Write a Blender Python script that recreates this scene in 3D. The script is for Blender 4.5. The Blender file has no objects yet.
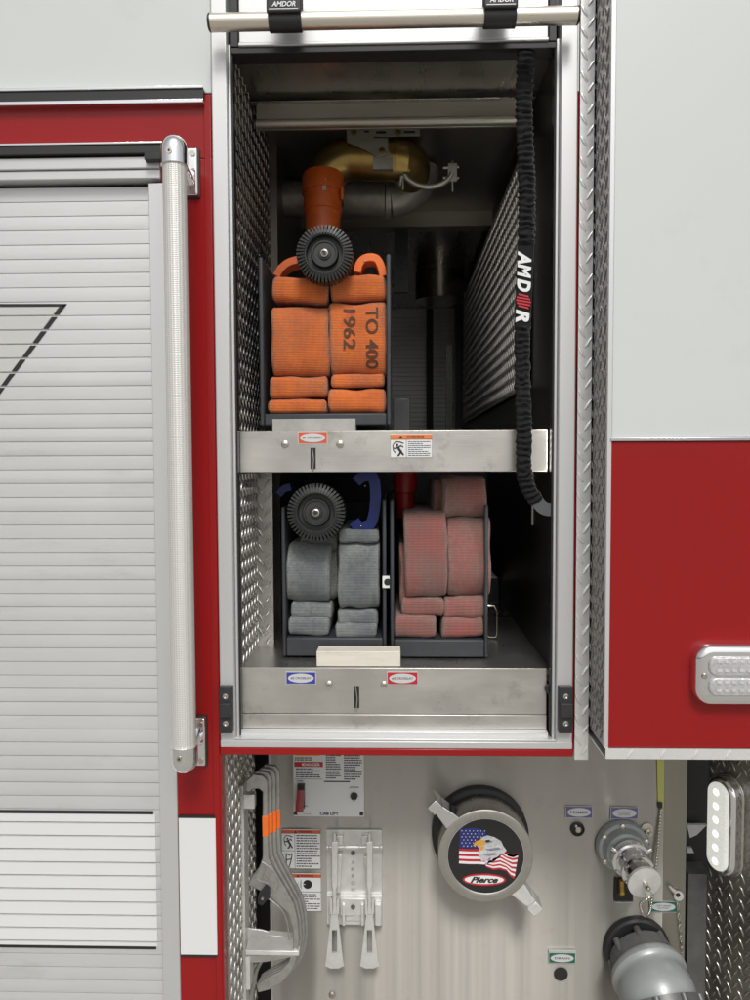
import bpy, math, random
from mathutils import Vector, Matrix, noise
R=random.Random(7)
S=bpy.context.scene
COL=S.collection
PI=math.pi
# ---------------------------------------------------------------- camera (real pose; all sizes below are metres)
F=750.0
CAM=Vector((0,-1.5,1.75))
yaw,pit,roll=math.radians(1.5),math.radians(2.7),0.004
fw=Vector((-math.sin(yaw)*math.cos(pit),math.cos(yaw)*math.cos(pit),-math.sin(pit)))
rt=Vector((math.cos(yaw),math.sin(yaw),0)); up=rt.cross(fw)
rt2=rt*math.cos(roll)-up*math.sin(roll); up2=rt2.cross(fw)
def w(px,py,y):
    d=fw*F+rt2*(px-375)-up2*(py-500)
    t=(y-CAM.y)/d.y
    return CAM+d*t
def rc(x0,y0,x1,y1,y):
    ym=(y0+y1)/2; xm=(x0+x1)/2
    return (w(x0,ym,y).x,w(x1,ym,y).x,w(xm,y1,y).z,w(xm,y0,y).z)   # X0,X1,Z0,Z1
def sc(y): return (y+1.5)/F          # metres per photo pixel at depth y
cd=bpy.data.cameras.new('camera'); co=bpy.data.objects.new('camera',cd); COL.objects.link(co); S.camera=co
cd.sensor_fit='VERTICAL'; cd.sensor_height=36; cd.lens=36*F/1000; cd.clip_end=500; cd.clip_start=.01
m=Matrix((rt2,up2,-fw)).transposed().to_4x4(); m.translation=CAM; co.matrix_world=m
# ---------------------------------------------------------------- world, sun
W=bpy.data.worlds.new("World"); S.world=W; W.use_nodes=True; nt=W.node_tree
bg=nt.nodes['Background']; sky=nt.nodes.new('ShaderNodeTexSky'); sky.sky_type='NISHITA'; sky.sun_disc=False
sv=Vector((.10,-.80,.90)).normalized()
sky.sun_elevation=math.asin(sv.z); sky.sun_rotation=math.atan2(sv.x,sv.y); sky.dust_density=4; sky.air_density=1.2
hs=nt.nodes.new('ShaderNodeHueSaturation'); hs.inputs['Saturation'].default_value=.12
nt.links.new(sky.outputs[0],hs.inputs['Color']); nt.links.new(hs.outputs[0],bg.inputs[0]); bg.inputs[1].default_value=.104
sl=bpy.data.lights.new('sun','SUN'); sl.energy=1.6; sl.angle=math.radians(14); sl.color=(1,.975,.94)
so=bpy.data.objects.new('sun',sl); COL.objects.link(so); so.rotation_euler=(-sv).to_track_quat('-Z','Y').to_euler(); so.location=(3,-6,8)
S.view_settings.view_transform='Standard'; S.view_settings.look='None'; S.view_settings.gamma=1; S.view_settings.exposure=0
# ---------------------------------------------------------------- materials
MATS={}
ANI=-.99
def mat(name,col,metal=0,rough=.5,var=0,vscale=8,stretch=(1,1,1),bump=0,bscale=60,bstretch=(1,1,1),rvar=0,coat=0,emit=None,col2=None,aniso=0,spec=.5,bdetail=5,bdist=.002,grime=0,gscale=9,gst=(1,1,1)):
    if name in MATS: return MATS[name]
    m=bpy.data.materials.new(name); m.use_nodes=True; n=m.node_tree; b=n.nodes['Principled BSDF']; L=n.links.new
    b.inputs['Base Color'].default_value=(*col,1); b.inputs['Metallic'].default_value=metal; b.inputs['Roughness'].default_value=rough
    b.inputs['Coat Weight'].default_value=coat; b.inputs['Coat Roughness'].default_value=.05; b.inputs['Specular IOR Level'].default_value=spec
    tc=n.nodes.new('ShaderNodeTexCoord')
    def nz(scale,st,detail=5):
        mp=n.nodes.new('ShaderNodeMapping'); mp.inputs['Scale'].default_value=st; L(tc.outputs['Object'],mp.inputs[0])
        t=n.nodes.new('ShaderNodeTexNoise'); t.inputs['Scale'].default_value=scale; t.inputs['Detail'].default_value=detail; t.inputs['Roughness'].default_value=.6
        L(mp.outputs[0],t.inputs[0]); return t
    if var or rvar:
        t=nz(vscale,stretch)
        if var:
            cr=n.nodes.new('ShaderNodeValToRGB'); c2=col2 or tuple(c*(1-var) for c in col)
            cr.color_ramp.elements[0].position=.3; cr.color_ramp.elements[1].position=.7
            cr.color_ramp.elements[0].color=(*c2,1); cr.color_ramp.elements[1].color=(*col,1)
            L(t.outputs[0],cr.inputs[0]); L(cr.outputs[0],b.inputs['Base Color'])
        if rvar:
            mr=n.nodes.new('ShaderNodeMapRange'); mr.inputs['From Min'].default_value=.3; mr.inputs['From Max'].default_value=.7
            mr.inputs['To Min'].default_value=max(.02,rough-rvar); mr.inputs['To Max'].default_value=rough+rvar
            L(t.outputs[0],mr.inputs[0]); L(mr.outputs[0],b.inputs['Roughness'])
    if aniso:
        b.inputs['Anisotropic'].default_value=abs(aniso); b.inputs['Anisotropic Rotation'].default_value=0 if aniso>0 else .25
        tg_=n.nodes.new('ShaderNodeTangent'); tg_.direction_type='RADIAL'; tg_.axis='Z'; L(tg_.outputs[0],b.inputs['Tangent'])
    if bump:
        t=nz(bscale,bstretch,bdetail); bp=n.nodes.new('ShaderNodeBump'); bp.inputs['Strength'].default_value=bump; bp.inputs['Distance'].default_value=bdist
        L(t.outputs[0],bp.inputs['Height']); L(bp.outputs[0],b.inputs['Normal'])
    if emit: b.inputs['Emission Color'].default_value=(*emit[0],1); b.inputs['Emission Strength'].default_value=emit[1]
    if grime:
        t=nz(gscale,gst,8); t.inputs['Roughness'].default_value=.75
        mr=n.nodes.new('ShaderNodeMapRange'); mr.inputs['From Min'].default_value=.56; mr.inputs['From Max'].default_value=.74; mr.inputs['To Max'].default_value=grime; L(t.outputs[0],mr.inputs[0])
        mx=n.nodes.new('ShaderNodeMix'); mx.data_type='RGBA'; mx.inputs[7].default_value=(.22,.19,.15,1); L(mr.outputs[0],mx.inputs[0])
        src=b.inputs['Base Color'].links
        if src: L(src[0].from_socket,mx.inputs[6])
        else: mx.inputs[6].default_value=(*col,1)
        L(mx.outputs[2],b.inputs['Base Color'])
    MATS[name]=m; return m
M=dict(
 white=mat('white_paint',(.60,.63,.61),0,.35,var=.035,vscale=1.3,grime=.10,gscale=5,coat=.4,bump=.05,bscale=3),
 red=mat('red_paint',(.285,.008,.009),0,.2,spec=.35,coat=0,bump=.06,bscale=2.2,var=.06,vscale=2,rvar=.05),
 alu=mat('anodised_aluminium',(.62,.625,.62),.5,.40,rvar=.05,vscale=14,stretch=(1,1,.2)),
 slat=mat('slat_aluminium',(.67,.675,.67),.4,.42,var=.05,vscale=3,rvar=.06,bump=.03,bscale=4,bstretch=(1,1,6),grime=.22,gscale=7,gst=(.4,1,2)),
 stain=mat('stainless_panel',(.40,.383,.35),1,.36,var=.04,vscale=3,stretch=(14,1,.1),rvar=.03,aniso=ANI,grime=.22,gscale=18),
 shelf=mat('brushed_shelf_metal',(.62,.60,.56),.85,.4,var=.16,vscale=7,stretch=(1,1,2.2),rvar=.1,bump=.1,bscale=300,bstretch=(.03,1,1),grime=.55,gscale=12),
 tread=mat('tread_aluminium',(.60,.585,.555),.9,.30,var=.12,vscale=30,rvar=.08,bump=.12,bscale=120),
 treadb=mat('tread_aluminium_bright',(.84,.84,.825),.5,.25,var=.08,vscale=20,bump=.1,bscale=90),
 treadv=mat('tread_aluminium_pale',(.86,.85,.82),.85,.33,var=.1,vscale=20),  # tread with a paler base colour, for the divider
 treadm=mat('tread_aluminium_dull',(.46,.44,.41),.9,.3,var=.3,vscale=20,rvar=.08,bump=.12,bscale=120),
 treadd=mat('tread_aluminium_dark',(.25,.24,.225),.92,.25,var=.25,vscale=25,rvar=.1,bump=.15,bscale=120),  # tread with a darker base colour
 chrome=mat('chrome',(.86,.86,.87),1,.07),
 satin=mat('satin_steel',(.76,.71,.62),.9,.32,rvar=.06,vscale=60,stretch=(.05,1,1),bump=.1,bscale=400,bstretch=(.02,1,1)),
 cast=mat('cast_aluminium',(.50,.49,.47),.8,.45,var=.25,vscale=60,bump=.4,bscale=350),
 castl=mat('polished_cast_aluminium',(.78,.775,.755),.45,.35,var=.15,vscale=40,bump=.25,bscale=250),
 black=mat('black_rubber',(.018,.018,.019),0,.5,bump=.1,bscale=80),
 blackg=mat('black_gloss',(.02,.02,.022),0,.22),
 blackp=mat('black_plastic',(.028,.03,.034),0,.45,var=.3,vscale=30,rvar=.1),
 tray=mat('tray_plastic',(.045,.05,.058),0,.5,var=.35,vscale=15,rvar=.12,bump=.1,bscale=60),
 linerd=mat('black_liner',(.05,.048,.044),.6,.35,var=.3,vscale=4),
 liner=mat('dark_liner',(.27,.25,.22),.75,.36,var=.4,vscale=4,stretch=(3,1,1),rvar=.08,bump=.15,bscale=6),
 ceil=mat('compartment_sheet',(.42,.395,.36),.9,.28,var=.35,vscale=4,stretch=(3,.4,1),rvar=.1,bump=.2,bscale=9),
 beam=mat('beam_metal',(.50,.475,.41),.8,.42,var=.25,vscale=6,stretch=(.5,1,3),rvar=.08),
 brass=mat('brass_pipe',(.42,.29,.095),.9,.34,var=.35,vscale=6,rvar=.04),
 gpipe=mat('dull_grey_pipe',(.44,.42,.38),.6,.5,var=.4,vscale=20,bump=.2,bscale=70),
 orangec=mat('orange_coating',(.56,.10,.014),0,.4,var=.25,vscale=40,bump=.1,bscale=80),
 orange=mat('orange_plastic',(.85,.17,.02),0,.45,var=.1,vscale=40),
 redc=mat('red_coating',(.38,.012,.008),0,.4,var=.3,vscale=30),
 blue=mat('blue_plastic',(.006,.022,.18),0,.4,var=.25,vscale=40),
 cream=mat('pale_wood_block',(.76,.71,.62),0,.7,grime=.35,gscale=30,gst=(.4,1,3),var=.12,vscale=20,stretch=(.3,1,4),bump=.2,bscale=40,bstretch=(.2,1,3)),
 palegrey=mat('weathered_pale_block',(.42,.41,.39),0,.7,var=.25,vscale=24,bump=.2,bscale=60),
 strap=mat('black_elastic',(.009,.0095,.011),0,.8,spec=.25,bump=.3,bscale=300),
 web=mat('grey_webbing',(.09,.095,.10),0,.8,bump=.4,bscale=350),
 lwhite=mat('label_white',(.74,.75,.74),0,.4),
 lorange=mat('label_orange',(.80,.20,.045),0,.4),
 lredo=mat('label_orange_red',(.62,.10,.035),0,.4),
 lred=mat('label_red',(.45,.02,.025),0,.4),
 lblue=mat('label_blue',(.04,.045,.30),0,.4),
 lpurple=mat('label_purple',(.13,.12,.27),0,.4),
 lgreen=mat('label_green',(.012,.12,.07),0,.4),
 lyellow=mat('label_yellow',(.75,.55,.03),0,.4),
 lsilver=mat('label_silver',(.62,.63,.64),.2,.4),
 ink=mat('black_ink',(.015,.015,.015),0,.5),
 inkw=mat('worn_stencil_ink',(.04,.022,.015),0,.8,var=.9,vscale=90,col2=(.13,.045,.018)),
 inkwhite=mat('white_ink',(.8,.8,.8),0,.5),
 inkred=mat('red_ink',(.5,.02,.03),0,.5),
 inkblue=mat('blue_ink',(.02,.03,.17),0,.5),
 refl=mat('reflective_white',(.72,.73,.72),0,.45,var=.03,vscale=3),
 ghost=mat('grey_graphic_film',(.56,.56,.54),.2,.5),
 limerefl=mat('lime_painted_reflection',(.50,.53,.14),0,.35),  # lime reflection put into a flat colour
 gpaint=mat('grey_painted_pipe',(.34,.36,.352),.15,.35,var=.14,vscale=18,coat=.3,bump=.08,bscale=60),
 gdark=mat('dark_grey_collar',(.15,.15,.145),.3,.4,var=.3,vscale=30,bump=.1,bscale=80),
 bolt=mat('bolt_steel',(.6,.57,.5),1,.25),
 bronze=mat('brass_fitting',(.5,.34,.10),1,.3,var=.4,vscale=60),
 lens=mat('clear_lens',(.62,.62,.63),.3,.12,var=.25,vscale=150,bump=.6,bscale=160),
 led=mat('lit_led_lens',(.6,.6,.58),0,.25,var=.4,vscale=160,bump=.6,bscale=150,emit=((1,1,.92),.5)),
 ledd=mat('led_dot',(.9,.9,1),0,.3,emit=((1,.97,.9),36.0)),
 ledd2=mat('bright_led',(.9,.9,.9),0,.3,emit=((1,1,.95),1.05)),
 floorm=mat('floor_sheet',(.50,.485,.46),.9,.3,var=.3,vscale=5,rvar=.1,bump=.2,bscale=5),
 capm=mat('satin_cap_metal',(.60,.585,.54),1,.24,var=.12,vscale=30,rvar=.06,bump=.1,bscale=150),
 sheen=mat('bright_liner_sheet',(.45,.42,.36),.95,.22,var=.4,vscale=8,stretch=(3,1,.5),bump=.5,bscale=14),
 edgerefl=mat('stainless_edge_dark_reflection',(.34,.325,.28),.8,.4,var=.15,vscale=4,stretch=(3,1,.3)),  # same stainless as the panel, dark reflection put into its base colour
 knob=mat('black_nozzle_rubber',(.03,.031,.032),0,.5,var=.4,vscale=50,rvar=.1),
 featherw=mat('print_feather_white',(.68,.68,.70),0,.5,var=.35,vscale=160),
 featherg=mat('print_feather_grey',(.30,.30,.36),0,.5,var=.4,vscale=160),
 beak=mat('print_beak_yellow',(.72,.36,.04),0,.5),
 switchred=mat('red_switch_guard',(.30,.008,.012),0,.25,coat=.5),
 conc=mat('concrete_ground',(.42,.40,.365),0,.85,var=.2,vscale=1.5,bump=.3,bscale=30),
)
def hosemat(name,c1,c2,cw):
    m=bpy.data.materials.new(name); m.use_nodes=True; n=m.node_tree; b=n.nodes['Principled BSDF']; L=n.links.new
    b.inputs['Roughness'].default_value=.85; b.inputs['Sheen Weight'].default_value=.15
    tc=n.nodes.new('ShaderNodeTexCoord')
    t=n.nodes.new('ShaderNodeTexNoise'); t.inputs['Scale'].default_value=16; t.inputs['Detail'].default_value=6; t.inputs['Roughness'].default_value=.7; L(tc.outputs['Object'],t.inputs[0])
    cr=n.nodes.new('ShaderNodeValToRGB'); cr.color_ramp.elements[0].position=.38; cr.color_ramp.elements[1].position=.62
    cr.color_ramp.elements[0].color=(*c2,1); cr.color_ramp.elements[1].color=(*c1,1); L(t.outputs[0],cr.inputs[0])
    at=n.nodes.new('ShaderNodeAttribute'); at.attribute_name='wear'
    t2=n.nodes.new('ShaderNodeTexNoise'); t2.inputs['Scale'].default_value=130; t2.inputs['Detail'].default_value=3; L(tc.outputs['Object'],t2.inputs[0])
    mu=n.nodes.new('ShaderNodeMath'); mu.operation='MULTIPLY'; L(at.outputs['Fac'],mu.inputs[0]); 
    ad=n.nodes.new('ShaderNodeMapRange'); ad.inputs['From Min'].default_value=.3; ad.inputs['From Max'].default_value=.65; L(t2.outputs[0],ad.inputs[0]); L(ad.outputs[0],mu.inputs[1])
    mx=n.nodes.new('ShaderNodeMix'); mx.data_type='RGBA'; mx.inputs[7].default_value=(*cw,1)
    L(mu.outputs[0],mx.inputs[0]); L(cr.outputs[0],mx.inputs[6])
    def wave(ax,s,dist):
        v=n.nodes.new('ShaderNodeTexWave'); v.wave_type='BANDS'; v.bands_direction=ax; v.inputs['Scale'].default_value=s; v.inputs['Distortion'].default_value=dist; v.inputs['Detail'].default_value=1; v.inputs['Detail Scale'].default_value=2
        L(tc.outputs['Object'],v.inputs[0]); return v
    wx=wave('X',125,.4); wz=wave('Z',96,.6)
    a=n.nodes.new('ShaderNodeMath'); a.operation='ADD'; L(wx.outputs['Fac'],a.inputs[0]); L(wz.outputs['Fac'],a.inputs[1])
    dk=n.nodes.new('ShaderNodeMapRange'); dk.inputs['From Max'].default_value=2; dk.inputs['To Min'].default_value=.58; dk.inputs['To Max'].default_value=1.27; L(a.outputs[0],dk.inputs[0])
    vm=n.nodes.new('ShaderNodeVectorMath'); vm.operation='SCALE'; L(mx.outputs[2],vm.inputs[0]); L(dk.outputs[0],vm.inputs['Scale']); L(vm.outputs[0],b.inputs['Base Color'])
    a2=n.nodes.new('ShaderNodeMath'); a2.operation='ADD'; L(a.outputs[0],a2.inputs[0]); L(t2.outputs[0],a2.inputs[1])
    bp=n.nodes.new('ShaderNodeBump'); bp.inputs['Strength'].default_value=.7; bp.inputs['Distance'].default_value=.0012; L(a2.outputs[0],bp.inputs['Height']); L(bp.outputs[0],b.inputs['Normal'])
    return m
M['hoseO']=hosemat('orange_hose_jacket',(.84,.195,.03),(.64,.14,.028),(.25,.17,.12))
M['hoseG']=hosemat('grey_hose_jacket',(.23,.245,.245),(.14,.155,.165),(.34,.35,.34))
M['hoseR']=hosemat('red_hose_jacket',(.35,.105,.09),(.24,.125,.108),(.30,.235,.20))
# handrail grip: fine knurl dots as bump
def knurl():
    m=bpy.data.materials.new('knurled_grip'); m.use_nodes=True; n=m.node_tree; b=n.nodes['Principled BSDF']; L=n.links.new
    b.inputs['Base Color'].default_value=(.70,.69,.66,1); b.inputs['Metallic'].default_value=.35; b.inputs['Roughness'].default_value=.42
    tc=n.nodes.new('ShaderNodeTexCoord'); hs=[]
    for ax,s in (('X',68),('Z',95)):
        v=n.nodes.new('ShaderNodeTexWave'); v.bands_direction=ax; v.inputs['Scale'].default_value=s; L(tc.outputs['Object'],v.inputs[0]); hs.append(v)
    mu=n.nodes.new('ShaderNodeMath'); mu.operation='MULTIPLY'; L(hs[0].outputs['Fac'],mu.inputs[0]); L(hs[1].outputs['Fac'],mu.inputs[1])
    bp=n.nodes.new('ShaderNodeBump'); bp.inputs['Strength'].default_value=.5; bp.inputs['Distance'].default_value=.001; bp.invert=True; L(mu.outputs[0],bp.inputs['Height']); L(bp.outputs[0],b.inputs['Normal'])
    mr=n.nodes.new('ShaderNodeMapRange'); mr.inputs['From Min'].default_value=.45; mr.inputs['From Max'].default_value=.9; L(mu.outputs[0],mr.inputs[0])
    mx=n.nodes.new('ShaderNodeMix'); mx.data_type='RGBA'; mx.inputs[6].default_value=(.72,.71,.68,1); mx.inputs[7].default_value=(.42,.40,.37,1); L(mr.outputs[0],mx.inputs[0]); L(mx.outputs[2],b.inputs['Base Color'])
    return m
M['knurl']=knurl()
# ---------------------------------------------------------------- mesh builder
class MB:
    def __init__(s,smooth=False): s.v=[];s.f=[];s.m=[];s.mats=[];s.cur=0;s.wear=None;s.sm=[];s.smooth=smooth
    def use(s,k):
        mm=M[k] if isinstance(k,str) else k
        if mm not in s.mats: s.mats.append(mm)
        s.cur=s.mats.index(mm); return s
    def add(s,vs,fs,smooth=None):
        o=len(s.v); s.v+= [Vector(p) for p in vs]
        for f in fs: s.f.append([i+o for i in f]); s.m.append(s.cur); s.sm.append(s.smooth if smooth is None else smooth)
        return s
    def box(s,x0,x1,y0,y1,z0,z1):
        if x0>x1:x0,x1=x1,x0
        if z0>z1:z0,z1=z1,z0
        if y0>y1:y0,y1=y1,y0
        vs=[(x,y,z) for x in(x0,x1) for y in(y0,y1) for z in(z0,z1)]
        return s.add(vs,[(0,1,3,2),(4,6,7,5),(0,4,5,1),(2,3,7,6),(0,2,6,4),(1,5,7,3)],False)
    def pbox(s,x0,y0,x1,y1,yf,th):      # photo-measured rectangle, front face at depth yf, thickness th backwards
        X0,X1,Z0,Z1=rc(x0,y0,x1,y1,yf); return s.box(X0,X1,yf,yf+th,Z0,Z1)
    def prism(s,pts,y0,y1):             # pts: list of (x,z)
        n=len(pts); a=sum(pts[i][0]*pts[(i+1)%n][1]-pts[(i+1)%n][0]*pts[i][1] for i in range(n))
        if a<0: pts=pts[::-1]
        vs=[(x,y0,z) for x,z in pts]+[(x,y1,z) for x,z in pts]
        fs=[tuple(range(n)),tuple(range(2*n-1,n-1,-1))]+[(i,i+n,(i+1)%n+n,(i+1)%n) for i in range(n)]
        return s.add(vs,fs,False)
    def pprism(s,pp,yf,th): return s.prism([(w(a,b,yf).x,w(a,b,yf).z) for a,b in pp],yf,yf+th)
    def lathe(s,c,ax,prof,n=40,smooth=True,cap=True):   # prof: list (t along axis, r)
        c=Vector(c); ax=Vector(ax).normalized(); u=ax.orthogonal().normalized()
        if abs(ax.y)>.5:
            u=(Vector((0,0,1))-ax*ax.z).normalized()
        v=ax.cross(u)
        vs=[];fs=[]
        for t,r in prof:
            for i in range(n):
                a=2*PI*i/n; vs.append(c+ax*t+(u*math.cos(a)+v*math.sin(a))*r)
        for k in range(len(prof)-1):
            for i in range(n):
                j=(i+1)%n; fs.append((k*n+i,k*n+j,(k+1)*n+j,(k+1)*n+i))
        s.add(vs,fs,smooth)
        if cap:
            o=len(s.v)-len(vs); s.f.append([o+i for i in range(n)][::-1]); s.m.append(s.cur); s.sm.append(False)
            s.f.append([o+(len(prof)-1)*n+i for i in range(n)]); s.m.append(s.cur); s.sm.append(False)
        return s
    def cyl(s,a,b,r,n=24,smooth=True):
        a=Vector(a);b=Vector(b); return s.lathe(a,b-a,[(0,r),((b-a).length,r)],n,smooth)
    def ball(s,c,r,n=8):
        return s.lathe(c,(0,0,1),[(-r*math.cos(PI*k/n),max(1e-5,r*math.sin(PI*k/n))) for k in range(n+1)],n*2,True,False)
    def sweep(s,path,rad,n=20,flat=1,cap=True,smooth=True,updir=None):
        P=[Vector(p) for p in path]; vs=[]
        if not isinstance(rad,(list,tuple)): rad=[rad]*len(P)
        u=None
        for k,p in enumerate(P):
            t=(P[min(k+1,len(P)-1)]-P[max(k-1,0)]).normalized()
            if u is None: u=(Vector(updir)-t*Vector(updir).dot(t)).normalized() if updir else t.orthogonal().normalized()
            u=(u-t*u.dot(t)).normalized(); v=t.cross(u)
            for i in range(n):
                a=2*PI*i/n; vs.append(p+(u*math.cos(a)+v*math.sin(a)*flat)*rad[k])
        fs=[]
        for k in range(len(P)-1):
            for i in range(n):
                j=(i+1)%n; fs.append((k*n+i,k*n+j,(k+1)*n+j,(k+1)*n+i))
        if cap: fs+= [tuple(range(n))[::-1],tuple((len(P)-1)*n+i for i in range(n))]
        return s.add(vs,fs,smooth)
    def rbox(s,x0,x1,z0,z1,y0,y1,r,n=6,rb=0):     # rounded rectangle prism, optional rounded front edge rb
        if x0>x1:x0,x1=x1,x0
        if z0>z1:z0,z1=z1,z0
        r=min(r,(x1-x0)/2-.0003,(z1-z0)/2-.0003)
        def ring(ins,y):
            o=[]; rr=max(r-ins,.0005)
            for cx,cz,a0 in ((x1-ins-rr,z1-ins-rr,0),(x0+ins+rr,z1-ins-rr,90),(x0+ins+rr,z0+ins+rr,180),(x1-ins-rr,z0+ins+rr,270)):
                for i in range(n+1):
                    a=math.radians(a0+90*i/n); o.append((cx+rr*math.cos(a),y,cz+rr*math.sin(a)))
            return o
        rings=[ring(0,y1)]
        if rb:
            for k in range(5):
                a=PI/2*k/4; rings.append(ring(rb*(1-math.cos(a)),y0+rb*(1-math.sin(a))))
        else: rings.append(ring(0,y0))
        c=len(rings[0]); vs=sum(rings,[]); fs=[tuple(range(c))]
        for k in range(len(rings)-1):
            for i in range(c): j=(i+1)%c; fs.append((k*c+i,k*c+j,(k+1)*c+j,(k+1)*c+i)[::-1])
        fs.append(tuple((len(rings)-1)*c+i for i in range(c))[::-1])
        return s.add(vs,fs,bool(rb))
def norm_obj(me):
    import bmesh
    bm=bmesh.new(); bm.from_mesh(me); bmesh.ops.recalc_face_normals(bm,faces=bm.faces); bm.to_mesh(me); bm.free()
ORG={}
def thing(name,label,cat,loc,group=None):
    o=bpy.data.objects.new(name,None); o.empty_display_size=.05; COL.objects.link(o); o.location=loc; o['label']=label; o['category']=cat
    if group:o['group']=group
    ORG[o]=Vector(loc); return o
def part(name,mb,parent,mk=None,label=None,bevel=0,seg=2,fix=True):
    me=bpy.data.meshes.new(name)
    off=ORG.get(parent,Vector((0,0,0))) if parent else Vector((0,0,0))
    me.from_pydata([tuple(p-off) for p in mb.v],[],mb.f)
    if mb.mats:
        for mm in mb.mats: me.materials.append(mm)
        me.polygons.foreach_set('material_index',mb.m)
    elif mk: me.materials.append(M[mk])
    me.polygons.foreach_set('use_smooth',mb.sm)
    if mb.wear:
        a=me.attributes.new('wear','FLOAT','POINT'); a.data.foreach_set('value',mb.wear)
    if fix: norm_obj(me)
    me.set_sharp_from_angle(angle=math.radians(38))
    o=bpy.data.objects.new(name,me); COL.objects.link(o)
    if parent: o.parent=parent; ORG[o]=off
    if label:o['label']=label
    if bevel:
        b=o.modifiers.new('bevel','BEVEL'); b.width=bevel; b.segments=seg; b.limit_method='ANGLE'; b.angle_limit=math.radians(40); b.harden_normals=False
    return o
def text(s,c,h,mk,parent,name='lettering',italic=0,bold=0,rot=0,ext=.0004,width=None,conform=None,sx=1,label=None):
    cu=bpy.data.curves.new('t','FONT'); cu.body=s; cu.size=1; cu.shear=italic; cu.offset=bold; cu.extrude=0; cu.align_x='CENTER'; cu.align_y='CENTER'; cu.resolution_u=3
    o=bpy.data.objects.new('t',cu); COL.objects.link(o); dg=bpy.context.evaluated_depsgraph_get(); dg.update()
    me=bpy.data.meshes.new_from_object(o.evaluated_get(dg)); bpy.data.objects.remove(o); bpy.data.curves.remove(cu)
    xs=[v.co.x for v in me.vertices]; ys=[v.co.y for v in me.vertices]
    cx,cy=(min(xs)+max(xs))/2,(min(ys)+max(ys))/2; k=h/(max(ys)-min(ys)); kx=k*sx
    if width: kx=width/(max(xs)-min(xs))
    mb=MB(); ca,sa=math.cos(rot),math.sin(rot); c=Vector(c); vs=[]
    for v in me.vertices:
        a=(v.co.x-cx)*kx; b=(v.co.y-cy)*k
        p=Vector((c.x+a*ca-b*sa,c.y,c.z+a*sa+b*ca))
        if conform: p.y=conform(p.x,p.z)-.0014
        vs.append(p)
    mb.use(mk).add(vs,[tuple(p.vertices) for p in me.polygons]); bpy.data.meshes.remove(me)
    return part(name,mb,parent,label=label,fix=False)
# lines of small print too small to read: dark broken dashes
def print_lines(mb,x0,x1,z0,z1,y,n,seed=1,fill=.5,mk='ink'):
    rr=random.Random(seed); mb.use(mk); dz=(z1-z0)/n
    for i in range(n):
        z=z1-(i+.5)*dz; x=x0; xe=x1-(x1-x0)*rr.choice((0,0,.05,.1,.35))
        while x<xe:
            l=(x1-x0)*rr.uniform(.05,.16); mb.box(x,min(x+l,xe),y-.0003,y,z-dz*fill/2,z+dz*fill/2); x+=l+(x1-x0)*.022
# diamond tread sheet
def tread(o,u,v,n,wd,ht,mk,th=.003,pu=.0165,pv=.033,L=.026,Wd=.0066,H=.0024,mb=None,seed=0):
    o,u,v,n=[Vector(q) for q in (o,u,v,n)]; mb=mb or MB(); mb.use(mk)
    c=[o,o+u*wd,o+u*wd+v*ht,o+v*ht]; b=[p-n*th for p in c]
    mb.add(c+b,[(0,1,2,3),(7,6,5,4),(0,4,5,1),(1,5,6,2),(2,6,7,3),(3,7,4,0)],False)
    ni=int(wd/pu)+1; nj=int(ht/pv)+2
    for i in range(ni):
        for j in range(nj):
            a=(i+.5)*pu; bb=(j+(.5 if i%2 else 0))*pv
            if a>wd-.001 or bb>ht-.001 or bb<.001: continue
            s=1 if i%2 else -1
            d=(u*.55*s+v*.835); e=n.cross(d)
            ctr=o+u*a+v*bb; l=L/2; q=Wd/2
            out=[]
            for k in range(10):
                t=2*PI*k/10; cc=math.cos(t); ss=math.sin(t)
                p=(d*l*cc+e*q*(abs(ss)**1.2)*(1 if ss>0 else -1))
                x=a+p.dot(u); y=bb+p.dot(v)
                x=min(max(x,0),wd); y=min(max(y,0),ht)
                out.append(o+u*x+v*y)
            rg=[ctr+(q-ctr)*.86+n*H*.72 for q in out]; rg2=[ctr+(q-ctr)*.5+n*H for q in out]
            fs=[(k,(k+1)%10,10+(k+1)%10,10+k) for k in range(10)]+[(10+k,10+(k+1)%10,20+(k+1)%10,20+k) for k in range(10)]+[tuple(range(20,30))]
            mb.add(out+rg+rg2,fs,True)
    return mb
X3=(1,0,0);Y3=(0,1,0);Z3=(0,0,1)
# ---------------------------------------------------------------- ground
g=MB().use('conc'); g.add([(-60,-60,0),(60,-60,0),(60,60,0),(-60,60,0)],[(0,1,2,3)]); go=part('ground',g,None); go['kind']='structure'
# ================================================================ FIRE ENGINE
E=thing('fire_engine','red and white fire engine with an open hose compartment above its stainless pump panel','fire engine',(0,0,0))
ZB=.18; ZT=3.05                        # bottom and top of bodywork outside the frame
def X(px,py,y=0): return w(px,py,y).x
def Z(px,py,y=0): return w(px,py,y).z
XL=X(-170,500)                        # left end of what is built
xj0=(X(211,0)+X(222,750))/2           # outer edge left jamb
xj1=(X(228,30)+X(235,740))/2
xk0=(X(557.5,30)+X(558.5,740))/2; xk0=(X(557.5,30)+X(558,740))/2
xk1=(X(576,30)+X(572.5,740))/2
xt0=(X(578,30)+X(574.5,740))/2; xt1=(X(592.5,30)+X(587.5,740))/2
zA=Z(100,95)                          # white / red split on the left
zbot=Z(400,753.5); zrail0=Z(400,746.5); zrail1=Z(400,738)
zlt=Z(300,42)                         # underside of rolled door edge
part('upper_body_panel',MB().use('white').box(XL,xj0-.0015,0,.02,zA,ZT),E,bevel=.002,label='white upper body panel beside the compartment')
zdh=Z(80,150)
rp=MB().use('red'); rp.box(XL,xj0-.0015,0.0,.02,zdh-.02,zA-.002)
xd1=X(178,800)                        # right edge of left door jamb
rp.box(xd1-.012,xj0-.0015,.0,.02,ZB,zdh-.0205)
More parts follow.
